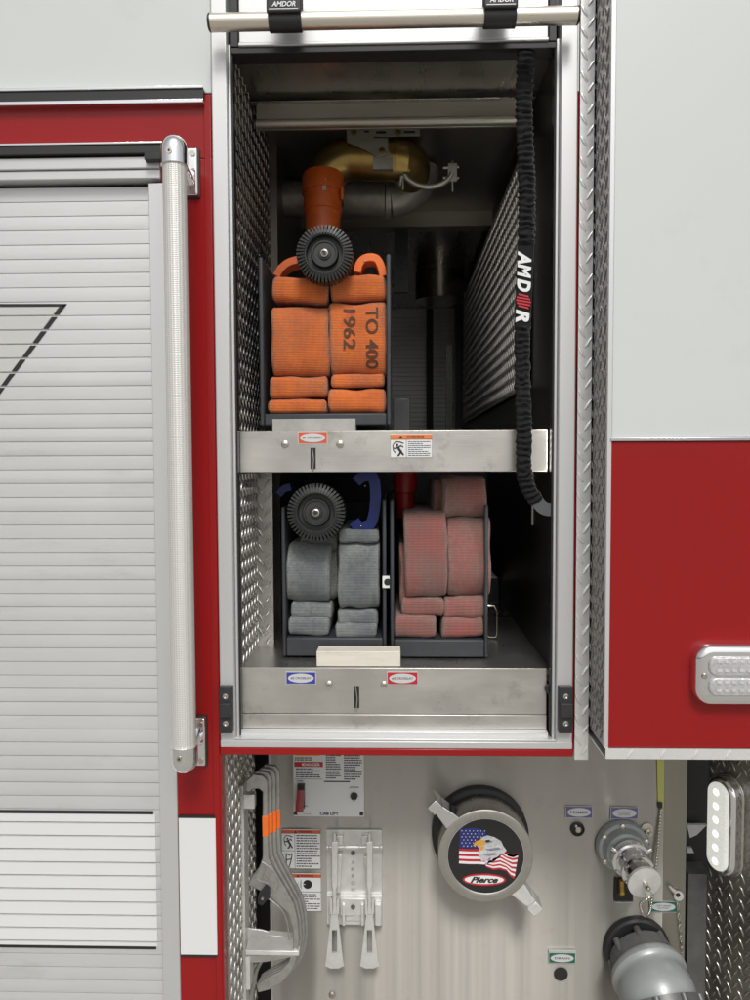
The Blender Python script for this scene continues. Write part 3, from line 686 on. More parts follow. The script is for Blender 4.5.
pe=MB().use('alu').box(X(270,880,yP),X(272.5,880,yP),yP-.004,yP+.01,ZB,zpt); part('panel_edge',pe,PP)
yt=MB().use('limerefl').pprism([(656.5,740),(664.5,740),(664,806),(661.5,812),(658,806)],yP-.0012,.001); part('painted_reflection',yt,PP)  # tapering coloured strip stands in for a lime reflection in the steel
# cab lift plate
A,B,C,D_=rc(293.5,740,364,816,yP); y=yP-.003
cb=MB().use('lwhite').rbox(A,B,C,D_,y,yP-.0002,.003); yy=y
sx_=lambda px:X(px,780,y); sz_=lambda py:Z(330,py,y)
cb.use('lyellow').box(sx_(296),sx_(320),yy-.0004,yy,sz_(756),sz_(750)); cb.use('lred').box(sx_(294.5),sx_(323),yy-.0004,yy,sz_(767),sz_(762))
print_lines(cb,sx_(295),sx_(321),sz_(761),sz_(757),yy,2,5,.5); print_lines(cb,sx_(296),sx_(322),sz_(778),sz_(768),yy,5,6,.5); print_lines(cb,sx_(326),sx_(341),sz_(779),sz_(752),yy,12,7,.5); print_lines(cb,sx_(344),sx_(362),sz_(780),sz_(752),yy,12,8,.5)
cb.use('ink').box(sx_(294.5),sx_(323),yy-.0003,yy,sz_(779.3),sz_(779)); cb.box(sx_(324),sx_(350),yy-.0003,yy,sz_(782),sz_(780.8)); cb.box(sx_(297),sx_(302),yy-.0003,yy,sz_(782),sz_(780.6)) if 0 else None
cb.use('inkwhite').box(sx_(302),sx_(304),yy-.0006,yy,sz_(765.5),sz_(763.5))
for c_ in ((295.5,813.5),(361.5,813.5)):
    cb.use('ink').box(X(c_[0]-1.8,c_[1],y),X(c_[0]+1.8,c_[1],y),yy-.0004,yy,Z(330,c_[1]+1.8,y),Z(330,c_[1]-1.8,y))
CB=part('cab_lift_plate',cb,PP,label='white cab lift control plate with a red guarded switch')
text('DANGER',(sx_(312),yy-.0009,sz_(764.5)),.0075,'inkwhite',CB,width=.042,bold=.02); text('CAUTION',(sx_(308),yy-.0009,sz_(753.5)),.006,'ink',CB,width=.03,bold=.02)
text('CAB LIFT',(sx_(329),yy-.0008,sz_(813.5)),.0075,'ink',CB,width=.047,bold=.03); text('POWER',(sx_(300),yy-.0008,sz_(781)),.0035,'ink',CB,bold=.02); text('ON',(sx_(306),yy-.0008,sz_(806)),.0035,'ink',CB,bold=.02); text('ACTIVATE',(sx_(354),yy-.0008,sz_(787)),.0038,'ink',CB,bold=.02); text('ROCKER UNDER',(sx_(307),yy-.0008,sz_(814)),.0025,'ink',CB,width=.02)
sw=MB().use('blackg'); q=w(301.5,790,y); sw.box(q.x-.009,q.x+.009,y-.014,y,Z(300,806,y),Z(300,783,y)); sw.use('switchred').add([(q.x-.009,y-.016,Z(300,787,y)),(q.x+.009,y-.016,Z(300,787,y)),(q.x-.013,y-.03,Z(300,807,y)),(q.x+.007,y-.03,Z(300,807,y)),(q.x-.009,y-.001,Z(300,787,y)),(q.x+.009,y-.001,Z(300,787,y)),(q.x-.011,y-.002,Z(300,808,y)),(q.x+.008,y-.002,Z(300,808,y))],[(0,1,3,2),(4,6,7,5),(0,2,6,4),(1,5,7,3),(2,3,7,6),(0,4,5,1)],False)
part('guarded_switch',sw,CB,bevel=.001)
tg=MB().use('blackg').lathe(w(354,796,y),(0,-1,0),[(0,.0105),(.004,.0095),(.008,.008)],8,False); tg.use('bolt').sweep([w(354,796,y),w(354,801,y-.018)],[.002,.0032],10); part('toggle_switch',tg,CB)
# warning stickers behind wrench
def wsticker(x0,y0,x1,y1,pics,split,seed):
    y=yP-.001; A,B,C,D_=rc(x0,y0,x1,y1,y); mb=MB().use('lwhite').rbox(A,B,C,D_,y,yP-.0002,.003); hh=D_-C
    k=.0085; mb.use('lredo').box(A+.001,B-.001,y-.0004,y,D_-k-.001,D_-.0015); mb.use('ink').box(A+.001,B-.001,y-.0004,y,D_-k-.0018,D_-k-.0011)
    for a_ in ((A+.0006,A+.0013,C+.0006,D_-.0006),(B-.0013,B-.0006,C+.0006,D_-.0006),(A+.0006,B-.0006,C+.0006,C+.0013)): mb.box(a_[0],a_[1],y-.0004,y,a_[2],a_[3])
    if pics==2:
        xm=A+(B-A)*.34; mb.box(xm-.0005,xm+.0005,y-.0004,y,C,D_-k); zm=C+hh*.46; mb.box(A,xm,y-.0004,y,zm-.0004,zm+.0004)
        figure_fall(mb,A+.004,xm-.003,zm+.003,D_-k-.004,y-.0002)
        q=lambda u,v:(A+(xm-A)*u,y-.0002,C+(zm-C)*v)
        mb.sweep([q(.35,.85),q(.35,.1),q(.55,.1),q(.7,.45),q(.8,.85)],.0013,8); mb.sweep([q(.35,.5),q(.7,.55)],.0012,8); mb.sweep([q(.35,.85),q(.6,.75),q(.75,.85)],.0012,8)
        print_lines(mb,xm+.004,B-.003,C+.004,D_-k-.004,y,13,seed,.42)
    else:
        zm=C+hh*.52; mb.box(A,B,y-.0004,y,zm-.0005,zm+.0005)
        cx,cz=A+(B-A)*.62,(zm+D_-k)/2
        mb.prism([(cx+.0115*math.cos(t*PI/12),cz+.0115*math.sin(t*PI/12)) for t in range(24)],y-.0004,y)
        mb.use('lwhite').box(cx-.013,cx-.006,y-.0006,y-.0003,cz-.0006,cz+.0014); mb.use('ink')
        xq=A+(B-A)*.3
        for dx,hz in ((.0,.004),(.005,.005),(.01,.008),(.013,.012)): mb.box(xq+dx,xq+dx+.001,y-.0004,y,cz-hz,cz+hz)
        mb.box(xq-.004,xq,y-.0004,y,cz-.004,cz+.004)
        print_lines(mb,A+.006,B-.004,C+.005,zm-.004,y,7,seed,.38)
    tri(mb,A+(B-A)*.36,D_-k*.55-.001,.006,y-.0004)
    o=part('warning_label',mb,PP,label='white warning sticker with pictograms' if pics==2 else 'white warning sticker with a hose blast pictogram')
    text('WARNING',(A+(B-A)*.6,y-.0009,D_-k*.55-.0008),.0052,'ink',o,width=.034,bold=.02)
wsticker(281.5,829.5,321,869,2,.5,11); wsticker(285,873.5,321.5,911.5,1,.5,12)
# ---------- intake cap with flag emblem
cF=w(485.5,855,.24)+Vector((0,0,0)); axc=Vector((.0,-1,0))
cB=Vector((cF.x-.002,yP,cF.z+.002)); Rc=.1125
ic=MB().use('black').lathe((cB.x,yP-.0005,cB.z),(0,-1,0),[(0,.120),(.022,.120),(.026,.114),(.026,.1)],64)
ICp=part('intake_port',ic,PP,label='black ring of the large suction intake')
ic=MB().use('capm'); yF=.235
ic.lathe((cF.x,yP-.03,cF.z),(0,-1,0),[(0,.110),(.01,.1105),(.045,.110),(.080,Rc),(.0845,Rc-.0008),(.0858,Rc-.003),(.0858,.0925),(.0845,.0905),(.083,.0900)],72)
IC=part('intake_cap',ic,PP,label='polished round intake cap with two lug handles and an eagle and flag emblem')
yE=yP-.03-.084
eb=MB().use('ink').lathe((cF.x,yE+.002,cF.z),(0,-1,0),[(0,.0893),(.0035,.0893)],72); eb.use('lsilver').lathe((cF.x,yE+.0004,cF.z),(0,-1,0),[(0,.0902),(.0015,.0902)],72)
yE-=.0018
EM=part('emblem_disc',eb,IC)
def EP(px,py): return (cF.x+(px-485.5)*sc(yE)*1.0,cF.z-(py-855)*sc(yE))
def zpx(x,y): return (400+x/4.41,750+y/4.41)       # zoomed-in crop coordinates
def ez(pts): return [EP(*zpx(x,y)) for x,y in pts]
fl_=MB()
# canton with waves
fl_.use('inkblue').prism(ez([(260,340),(290,334),(320,331),(350,336),(375,350),(380,375),(350,390),(345,428),(258,424)]),yE-.0003,yE)
fl_.use('inkwhite')
for i in range(7):
    for j in range(6):
        x=270+i*17+(8 if j%2 else 0); y_=346+j*14
        if x>372-(j>2)*28: continue
        cx,cz=EP(*zpx(x,y_)); st=[]
        for t in range(10):
            a=PI/2+t*PI/5; rr=(.0017 if t%2==0 else .0008); st.append((cx+rr*math.cos(a),cz+rr*math.sin(a)))
        fl_.prism(st,yE-.0006,yE-.0003)
# stripes: left block and right waving block
def stripe(xs,ys_top,dy,n0,cols=('inkwhite','inkred')):
    for k in range(n0):
        a=[(x,y_+k*dy*s) for x,y_,s in zip(xs,ys_top,[1]*len(xs))]; b=[(x,y_+(k+1)*dy) for x,y_ in zip(xs,ys_top)]
        fl_.use(cols[k%2]).prism(ez(a+b[::-1]),yE-.0004,yE)
stripe([257,300,345,375],[428,430,430,432],11.5,6,('inkred','inkwhite'))
stripe([380,420,460,478,500,524],[488,470,432,450,455,444],12,1,('inkred',))
def ribbon(up_,dn,n):
    for k in range(n):
        f0=k/n;f1=(k+1)/n
        a=[(u[0]+(d_[0]-u[0])*f0,u[1]+(d_[1]-u[1])*f0) for u,d_ in zip(up_,dn)]; b=[(u[0]+(d_[0]-u[0])*f1,u[1]+(d_[1]-u[1])*f1) for u,d_ in zip(up_,dn)]
        fl_.use('inkred' if k%2==0 else 'inkwhite')
        for i in range(len(a)-1): fl_.prism(ez([a[i],a[i+1],b[i+1],b[i]]),yE-.0004,yE)
ribbon([(370,450),(410,440),(445,428),(470,448),(500,452),(524,443)],[(378,512),(410,525),(440,522),(470,530),(488,555),(505,565)],11)
# eagle head: white feathers, beak, eye
fl_.use('featherw').prism(ez([(345,395),(360,375),(385,366),(415,374),(445,392),(455,415),(470,435),(455,450),(440,455),(425,468),(412,466),(405,482),(392,478),(380,500),(370,482),(360,488),(350,470),(342,455),(350,430),(338,415)]),yE-.0008,yE)
fl_.use('featherg')
for a in ([(372,430),(430,420),(450,428),(400,438)],[(360,455),(410,445),(435,452),(390,462)],[(365,395),(395,388),(410,396),(385,402)],[(380,478),(400,465),(395,485)]): fl_.prism(ez(a),yE-.001,yE-.0008)
fl_.use('beak').prism(ez([(372,388),(350,386),(330,395),(320,412),(326,418),(335,411),(352,416),(372,408)]),yE-.0012,yE)
fl_.use('beak').prism(ez([(350,418),(372,414),(365,430),(352,438)]),yE-.0011,yE)
fl_.use('ink').prism(ez([(374,388),(392,385),(398,392),(380,398)]),yE-.0014,yE)
part('flag_emblem',fl_,EM)
ov_=MB(); cx,cz=EP(*zpx(370,571))
for k,(mk,a_,b_) in enumerate((('inkred',97,28),('inkwhite',88,19.5))):
    q=sc(yE)/4.41; ov_.use(mk).prism([(cx+a_*q*math.cos(t*PI/24),cz+b_*q*math.sin(t*PI/24)) for t in range(48)],yE-.0003-.0003*k,yE-.0003*k)
LG=part('logo_oval',ov_,EM); text('Pierce',(cx,yE-.0010,cz),.0150,'ink',LG,italic=.45,bold=.045,width=.066)
# lug handles
for ang,nearw in ((135,0),(-47,0)):
    a=math.radians(ang); dr=Vector((math.cos(a),0,math.sin(a))); pr=Vector((-math.sin(a),0,math.cos(a)))
    h=MB().use('chrome' if ang>0 else 'castl'); c0=Vector((cF.x,0,cF.z))
    r0,r1,r2=.100,.158,.182
    def blk(ra,rb,wa,wb,ya,yb2):
        vs=[]
        for rr,ww in ((ra,wa),(rb,wb)):
            for yq in (ya,yb2):
                for sg in (-1,1): v_=c0+dr*rr+pr*sg*ww; vs.append((v_.x,yq,v_.z))
        h.add(vs,[(0,2,3,1),(4,5,7,6),(0,1,5,4),(2,6,7,3),(0,4,6,2),(1,3,7,5)],False)
    blk(r0,r1,.022,.0125,.236,.285); blk(r1-.002,r2,.0145,.0145,.226,.282)
    part('lug_handle',h,IC,bevel=.003,seg=3)
# ---------- small fittings on the panel
oval_label(565.5,806,592.5,818,yP,'lpurple','PRIMER',PP,'purple name plate above the black push button'); oval_label(610.5,807,638,819,yP,'lpurple','',PP,'purple name plate above the chrome capped inlet',('AUXILIARY','INTAKE'))
oval_label(548.5,952.5,575.5,963,yP,'lgreen','DRAIN',PP,'green name plate above the round hole'); oval_label(649.5,901,677,912,yP,'lgreen','',PP,'green name plate by the big grey elbow',('LEFT REAR','OUTLET'))
gd=MB().use('alu').box(X(548.5,951,yP),X(575.5,951,yP),yP-.003,yP,Z(561,952.2,yP),Z(561,949.8,yP)); part('plate_edge',gd,PP)
hl=MB().use('ink').lathe(w(561,974,yP),(0,-1,0),[(0,.0175),(.0007,.0175)],32); part('drain_hole',hl,PP)
bt=MB().use('black').lathe(w(577.5,829,yP),(0,-1,0),[(0,.0175),(.003,.0175),(.004,.015),(.001,.013)],30); bt.use('bolt').lathe(w(578,829,yP-.001),(0,-1,0),[(0,.0075),(.006,.0075),(.008,.005)],20); bt.ball(w(576,826,yP-.006),.0045); part('push_button',bt,PP)
bt=MB().use('bolt').lathe(w(647,829.5,yP),(0,-1,0),[(0,.0165),(.003,.0165),(.004,.013)],30); bt.lathe(w(648,831,yP-.004),(.1,-1,0),[(0,.009),(.008,.009),(.0082,.0055),(.018,.0055)],6,False); part('panel_bolt',bt,PP)
screw(332,995,yP,3.5,PP,n='panel_bolt')
screw(331.5,990.5,yP,0.01,PP) if 0 else None
# aux inlet
c0=w(622,845,yP); ai=MB().use('gpaint').lathe(c0,(0,-1,0),[(0,.066),(.012,.066),(.018,.062),(.02,.054),(.03,.052),(.04,.048)],48)
for a in (95,20,150,215,300):
    ra=math.radians(a); p=c0+Vector((.057*math.cos(ra),-.018,.057*math.sin(ra))); ai.use('bolt').lathe(p,(0,-1,0),[(0,.0075),(.006,.0075),(.008,.004)],6,False)
AI=part('inlet_valve',ai,PP,label='grey flanged inlet with a chrome cap and bead chain')
axn=Vector((.10,-1,-.18)).normalized(); c1=c0+Vector((.004,-.038,-.006))
ac=MB().use('chrome').lathe(c1,axn,[(0,.044),(.012,.047),(.02,.047),(.022,.040),(.045,.038),(.05,.040),(.058,.040),(.06,.033),(.085,.031),(.09,.037)],8 if 0 else 40)
for k in range(3):
    a=2*PI*k/3+.5; u_=Vector((math.cos(a),0,math.sin(a))); ac.cyl(c1+axn*.015+u_*.044,c1+axn*.015+u_*.056,.006,12)
ac.use('castl').lathe(c1+axn*.088,axn,[(0,.0395),(.007,.0395),(.008,.037)],40)
tp=c1+axn*.096
ac.use('bolt').lathe(tp,axn,[(0,.006),(.02,.006),(.022,.0045)],16); part('chrome_cap',ac,AI)
rg=MB().use('bolt'); rc_=tp+axn*.018+Vector((0,-.001,-.012)); 
rg.sweep([rc_+Vector((.008*math.cos(t*PI/6),0,.008*math.sin(t*PI/6))) for t in range(13)],.0014,8,cap=False); part('chain_ring',rg,AI)
# bead chain
pts=[rc_+Vector((0,0,-.008)),w(640,903,.22),w(642,912,.24),w(645,915,.26),w(649,912,.29),w(651,902,.32),w(654,880,yP-.01),w(657,850,yP-.008),w(660.5,808,yP-.005)]
def smoothpath(P,n):
    out=[]
    for i in range(len(P)-1):
        p0=P[max(i-1,0)];p1=P[i];p2=P[i+1];p3=P[min(i+2,len(P)-1)]
        for k in range(n):
            t=k/n; out.append(.5*((2*p1)+(p2-p0)*t+(2*p0-5*p1+4*p2-p3)*t*t+(3*p1-p0-3*p2+p3)*t**3))
    return out+[P[-1]]
sp=smoothpath([Vector(p) for p in pts],60); bc=MB().use('bolt'); acc=0
bc.ball(sp[0],.0021,4)
for i in range(1,len(sp)):
    acc+=(sp[i]-sp[i-1]).length
    if acc>=.0072: acc=0; bc.ball(sp[i]+Vector((0,-.003,0)),.0037,5)
bc.use('black').box(sp[-1].x-.006,sp[-1].x+.004,sp[-1].y-.002,sp[-1].y+.004,sp[-1].z,sp[-1].z+.014)
part('bead_chain',bc,AI)
# slot with brass fitting under inlet
A,B,C,D_=rc(614.5,878,633,901,yP); sq=MB().use('ink').box(A,B,yP-.0008,yP,C,D_); sq.use('bronze').cyl(w(622,880,yP-.008),w(622,893,yP-.008),.008,6,False); sq.ball(w(622,893,yP-.008),.009); sq.use('alu').box(A,B,yP-.006,yP-.0008,C-.002,C); part('drain_slot',sq,PP)
# pin with chain
pn=MB().use('castl').lathe(w(678,895,yP-.003),(0,-1,0),[(0,.012),(.006,.012)],20); pn.use('ink').lathe(w(678,895,yP-.0095),(0,-1,0),[(0,.0055),(.0005,.0055)],16); pn.use('castl').sweep([w(675,892,yP-.006),w(669,886,yP-.01)],[.006,.003],10); part('pull_pin',pn,PP)
lk=MB().use('bolt')
for k in range(9):
    c_=w(678+k*.5,906+k*5.5,yP-.004); lk.sweep([c_+Vector(((.0028*math.cos(t*PI/5)),(0 if k%2 else .002*math.sin(t*PI/5)),.006*math.sin(t*PI/5))) for t in range(11)],.0009,6,cap=False)
part('pin_chain',lk,PP)
# ---------- big grey elbow (large discharge)
cE=w(636,947,yP)
el=MB().use('black').lathe(cE,(0,-1,0),[(0,.082),(.015,.081),(.02,.076)],56)
EL=part('suction_elbow',el,PP,label='large light grey painted elbow coming out of the pump panel')
ax1=Vector((.10,-1,-.30)).normalized()
k1=cE+Vector((.004,-.015,-.006)); cl=MB().use('gdark').lathe(k1,ax1,[(0,.076),(.025,.080),(.035,.079),(.045,.083)],56)
for a in range(0,360,45):
    ra=math.radians(a+10); u_=Vector((math.cos(ra),0,math.sin(ra))); cl.cyl(k1+ax1*.01+u_*.076,k1+ax1*.045+u_*.076,.008,10)
part('dark_collar',cl,EL)
k2=k1+ax1*.044
pth=[k2+ax1*t for t in (-.004,0,.012,.018,.024,.03)]; rads=[.082,.088,.092,.092,.086,.083]
d=ax1.copy(); p=pth[-1].copy()
tgt=Vector((.14,-.8,-.75)).normalized()
for k in range(1,11):
    dd=(ax1*(1-k/10)+tgt*(k/10)).normalized(); p=p+dd*.0058; pth.append(p.copy()); rads.append(.083+.006*math.sin(k/10*PI))
bd=MB().use('gpaint').sweep(pth,rads,56,updir=(1,0,0)); part('elbow_body',bd,EL)
tl_=pth[-1]; rg=MB().use('gdark').lathe(tl_-tgt*.01,tgt,[(0,.085),(.0,.094),(.03,.094),(.034,.088),(.06,.088)],56)
for a in range(0,360,40):
    u_=tgt.orthogonal().normalized(); v_=tgt.cross(u_); ra=math.radians(a); q=u_*math.cos(ra)+v_*math.sin(ra); rg.cyl(tl_-tgt*.008+q*.092,tl_+tgt*.02+q*.092,.009,10)
part('lower_collar',rg,EL)
# ---------- wrench mount with lettering
yM=yP
mt=MB().use('castl')
mt.pbox(326.5,830,382,924,yM-.006,.0055); mt.pbox(326.5,896,382,925,yM-.016,.01)
mt.pbox(336,836,343,848,yM-.024,.018); mt.pbox(362,836,369,848,yM-.024,.018); mt.cyl(w(327.5,847,yM-.03),w(381,847,yM-.03),.0032,12); mt.cyl(w(345,847,yM-.03),w(359,847,yM-.03),.0062,16)
mt.ball(w(327.5,847,yM-.03),.006); mt.ball(w(381,847,yM-.03),.006)
mt.pprism([(337,855),(342,855),(340,893),(337,893)],yM-.026,.02); mt.pprism([(364,857),(368,857),(371,893),(368,893)],yM-.026,.02)
mt.pbox(340,899,368,916,yM-.024,.008); mt.pbox(346,916,363,921,yM-.02,.01)
for a,b in ((329,335),(345,338.6) if 0 else (342,345),(361,364),(375,381)): mt.pbox(a,905,b,926,yM-.03,.014)
MT=part('wrench_mount',mt,PP,bevel=.0012,label='cast aluminium wrench mount with raised letters')
for q in ((353,853),(353,907)):
    p=w(q[0],q[1],yM-.0262 if q[1]>900 else yM-.0062); s_=MB().use('gdark').lathe(p,(0,-1,0),[(0,.006),(.002,.0055)],16); part('screw',s_,MT)
for i,chh in enumerate('AKRON'): text(chh,w(353,862.5+i*6.8,yM-.0068),.0095,'cast',MT,bold=.02)
# ---------- wrench rack bracket on left
yR=.16
rk=MB().use('castl'); rk.pbox(240.5,786,245.5,1110,yR,.05); rk.pbox(243.5,795,254.5,809,yR-.02,.02); rk.pbox(245.5,951,299,955.5,yR-.05,.05) ; rk.pbox(245.6,956,250,990,yR-.045,.04)
rk.pprism([(245,928),(262,930),(272,933),(272,940),(262,943),(262,948),(245,950)],yR+.03,.004); rk.pprism([(268,935),(292,938),(292,941),(268,942)],yR+.02,.02)
rk.add([tuple(w(245.5,955.5,yR-.049)),tuple(w(299,955.5,yR-.049)),tuple(w(265,962,yR-.03)),tuple(w(245.5,963,yR-.03))],[(0,1,2,3)],False)
RK=part('wrench_rack',rk,E,bevel=.001,label='aluminium rack holding the spanner wrenches')
cp=MB().use('black').pprism([(261,893),(265,888),(269,892),(269,898),(262,906),(258,904),(258,897)],yR-.062,.03); cp.use('bolt').lathe(w(262.5,898.5,yR-.062),(0,-1,0),[(0,.004),(.002,.003)],14); part('retaining_clip',cp,RK)
# ---------- cab section on the right
yC=-.12
xc0=X(610,400,yC); XR=X(900,400,yC); zc0=Z(680,748.5,yC); zsp=Z(680,439,yC)
cbk=MB().use('white').box(xc0+.003,XR,yC,yC+.02,zsp+.003,ZT); part('upper_cab_panel',cbk,E,bevel=.002,label='white upper panel of the cab')
cbr=MB().use('red').box(xc0+.001,XR,yC-.001,yC+.02,zc0+.001,zsp-.004); part('lower_cab_panel',cbr,E,bevel=.002,label='red lower panel of the cab')
tm=MB().use('chrome').box(xc0+.001,XR,yC-.006,yC,zsp-.0038,zsp+.0028); part('panel_moulding',tm,E,bevel=.0012)
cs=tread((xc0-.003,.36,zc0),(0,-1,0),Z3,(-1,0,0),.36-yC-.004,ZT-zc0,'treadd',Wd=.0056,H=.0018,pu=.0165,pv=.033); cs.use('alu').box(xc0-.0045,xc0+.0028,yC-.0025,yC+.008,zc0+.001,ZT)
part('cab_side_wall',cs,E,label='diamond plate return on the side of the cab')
ct=tread((xc0-.002,yC-.004,zc0-.019),X3,Z3,(0,-1,0),XR-xc0,.020,'treadb',pu=.030,pv=.021,L=.024,Wd=.0056,H=.0022)
ct.box(xc0-.002,XR,yC-.003,.34,zc0-.0195,zc0-.0165); part('cab_bottom_strip',ct,E,label='diamond plate strip under the cab panel')
part('inner_cab',MB().use('blackp').box(xc0+.01,XR,yC+.03,2.2,zc0,ZT),E)
# warning light
yW=yC-.03
A,B,C,D_=rc(696.5,645.5,812,707,yW); wl=MB().use('chrome').rbox(A,B,C,D_,yW,yC-.001,.03,n=10,rb=.014)
WL=part('warning_light',wl,E,label='chrome rimmed clear warning light on the red cab panel')
for k,(zA_,zB_) in enumerate((((C+D_)/2+.001,D_-.020),(C+.020,(C+D_)/2-.001))):
    ln=MB().use('lens').rbox(A+.021,B-.02,zA_,zB_,yW-.006,yW-.0002,.014,n=8,rb=.004)
    o=part('lens',ln,WL)
    ll=MB().use('castl')
    for i in range(12):
        for zq in (zA_+(zB_-zA_)*.3,zA_+(zB_-zA_)*.75):
            ll.box(A+.034+i*.0135,A+.042+i*.0135,yW-.0075,yW-.0058,zq-.0022,zq+.0022)
    part('led_row',ll,o)
ss=MB().use('bolt').lathe((A+.014,yW,(C+D_)/2),(0,-1,0),[(0,.0055),(.003,.005)],16); part('screw',ss,WL)
# angled diamond plate low right with lit scene light
p0=Vector((w(707,880,.40).x,.40,0)); p1=Vector((w(830,880,.10).x,.10,0)); u_=(p1-p0); L0=u_.length; u_.normalize(); n_=Vector((u_.y,-u_.x,0))
if n_.y>0: n_=-n_
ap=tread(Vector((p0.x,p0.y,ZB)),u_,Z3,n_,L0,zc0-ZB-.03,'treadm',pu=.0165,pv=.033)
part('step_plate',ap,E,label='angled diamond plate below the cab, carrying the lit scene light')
# scene light in plate-local coordinates
def onplate(px,py):
    d=fw*F+rt2*(px-375)-up2*(py-500); t=(p0-CAM).dot(n_)/d.dot(n_); return CAM+d*t
la=onplate(715,820); lb_=onplate(741,820)
sA=(la-p0).dot(u_); sB=(lb_-p0).dot(u_)
zt1=onplate(722,772).z; zt0=onplate(722,868).z
def local(mb,P0,U,N):   # rbox built in XZ plane -> map x->U, y->-N
    for i,v in enumerate(mb.v): mb.v[i]=P0+U*v.x+N*(-v.y)+Vector((0,0,v.z))
base=Vector((p0.x,p0.y,0))
m1=MB().use('capm').rbox(sA-.004,sB+.014,zt0-.005,zt1+.005,-.008,0,.06,n=10,rb=.004); m1.use('chrome').rbox(sA,sB+.01,zt0,zt1,-.035,-.008,.05,n=10,rb=.012); local(m1,base,u_,n_)
SLt=part('scene_light',m1,E,label='lit oblong scene light in a chrome housing')
m2=MB().use('led').rbox(sA+.012,sB-.006,zt0+.012,zt1-.012,-.043,-.0352,.034,n=10,rb=.006); local(m2,base,u_,n_); LLn=part('lit_lens',m2,SLt)
for q in range(6):
    m3=MB().use('ledd2'); zc_=zt0+.035+(zt1-zt0-.07)*q/5; m3.lathe(base+u_*((sA+sB)/2+.002)+n_*.0432+Vector((0,0,zc_)),n_,[(0,.009),(.001,.0085),(.0015,.005)],14); part('led',m3,LLn)
# things seen in the dark gap
gp_=MB().use('black').box(X(684,880,.48),X(708,880,.48)+.05,.48,.5,ZB,zpt-.022); gp_.use('lsilver').pprism([(687,825),(707,825),(697,835),(690,838)],.46,.01); gp_.pprism([(687,848),(692,848),(694,853),(687,853)],.46,.01); gp_.use('gdark').pbox(687,874,709,1060,.40,.06)
part('gap_liner',gp_,E)
# ================================================================ HOSE TRAYS
def tray(x0,x1,py_t0,py_t1,pyb0,pyb1,y,label,th=4.5,depth=.6):
    A,B,C,_=rc(x0,pyb0,x1,pyb1,y); ztl=w(x0,py_t0,y).z; ztr=w(x1,py_t1,y).z; zfl_=w((x0+x1)/2,pyb0,y).z; zb_=w((x0+x1)/2,pyb1,y).z
    t=thing('hose_tray',label,'hose tray',((A+B)/2,y+depth/2,zb_),'black hose trays in the compartment')
    k=th*sc(y)
    part('side_panel',MB().use('tray').box(A,A+k,y,y+depth,zb_,ztl),t,bevel=.003); part('side_panel',MB().use('tray').box(B-k,B,y,y+depth,zb_,ztr),t,bevel=.003)
    part('base',MB().use('tray').box(A+k+.0003,B-k-.0003,y+.001,y+depth,zb_,zfl_),t,bevel=.003)
    part('back_panel',MB().use('tray').box(A+k,B-k,y+depth-.01,y+depth-.001,zfl_+.0005,(ztl+ztr)/2-.03),t)
    return t
yT=.105
TA=tray(260,391,257,254,413.5,425,yT,'black hose tray on the upper shelf holding the orange hose',4.2)
TB=tray(282.5,386.5,507,500,638,656.5,.115,'black hose tray holding the grey hose, on the left of the lower cubby',3.6)
TC=tray(390.5,488,500,505,640,657.5,.115,'black hose tray holding the faded red hose, beside the grey hose tray',3.6)
lt_=MB().use('lwhite').pbox(382.5,576,389.5,588,.11,.003); lt_.use('ink').lathe(w(387.5,582,.11),(0,-1,0),[(0,.0075),(.001,.0075)],16); part('latch',lt_,TB,label='small white latch with a round black hole')
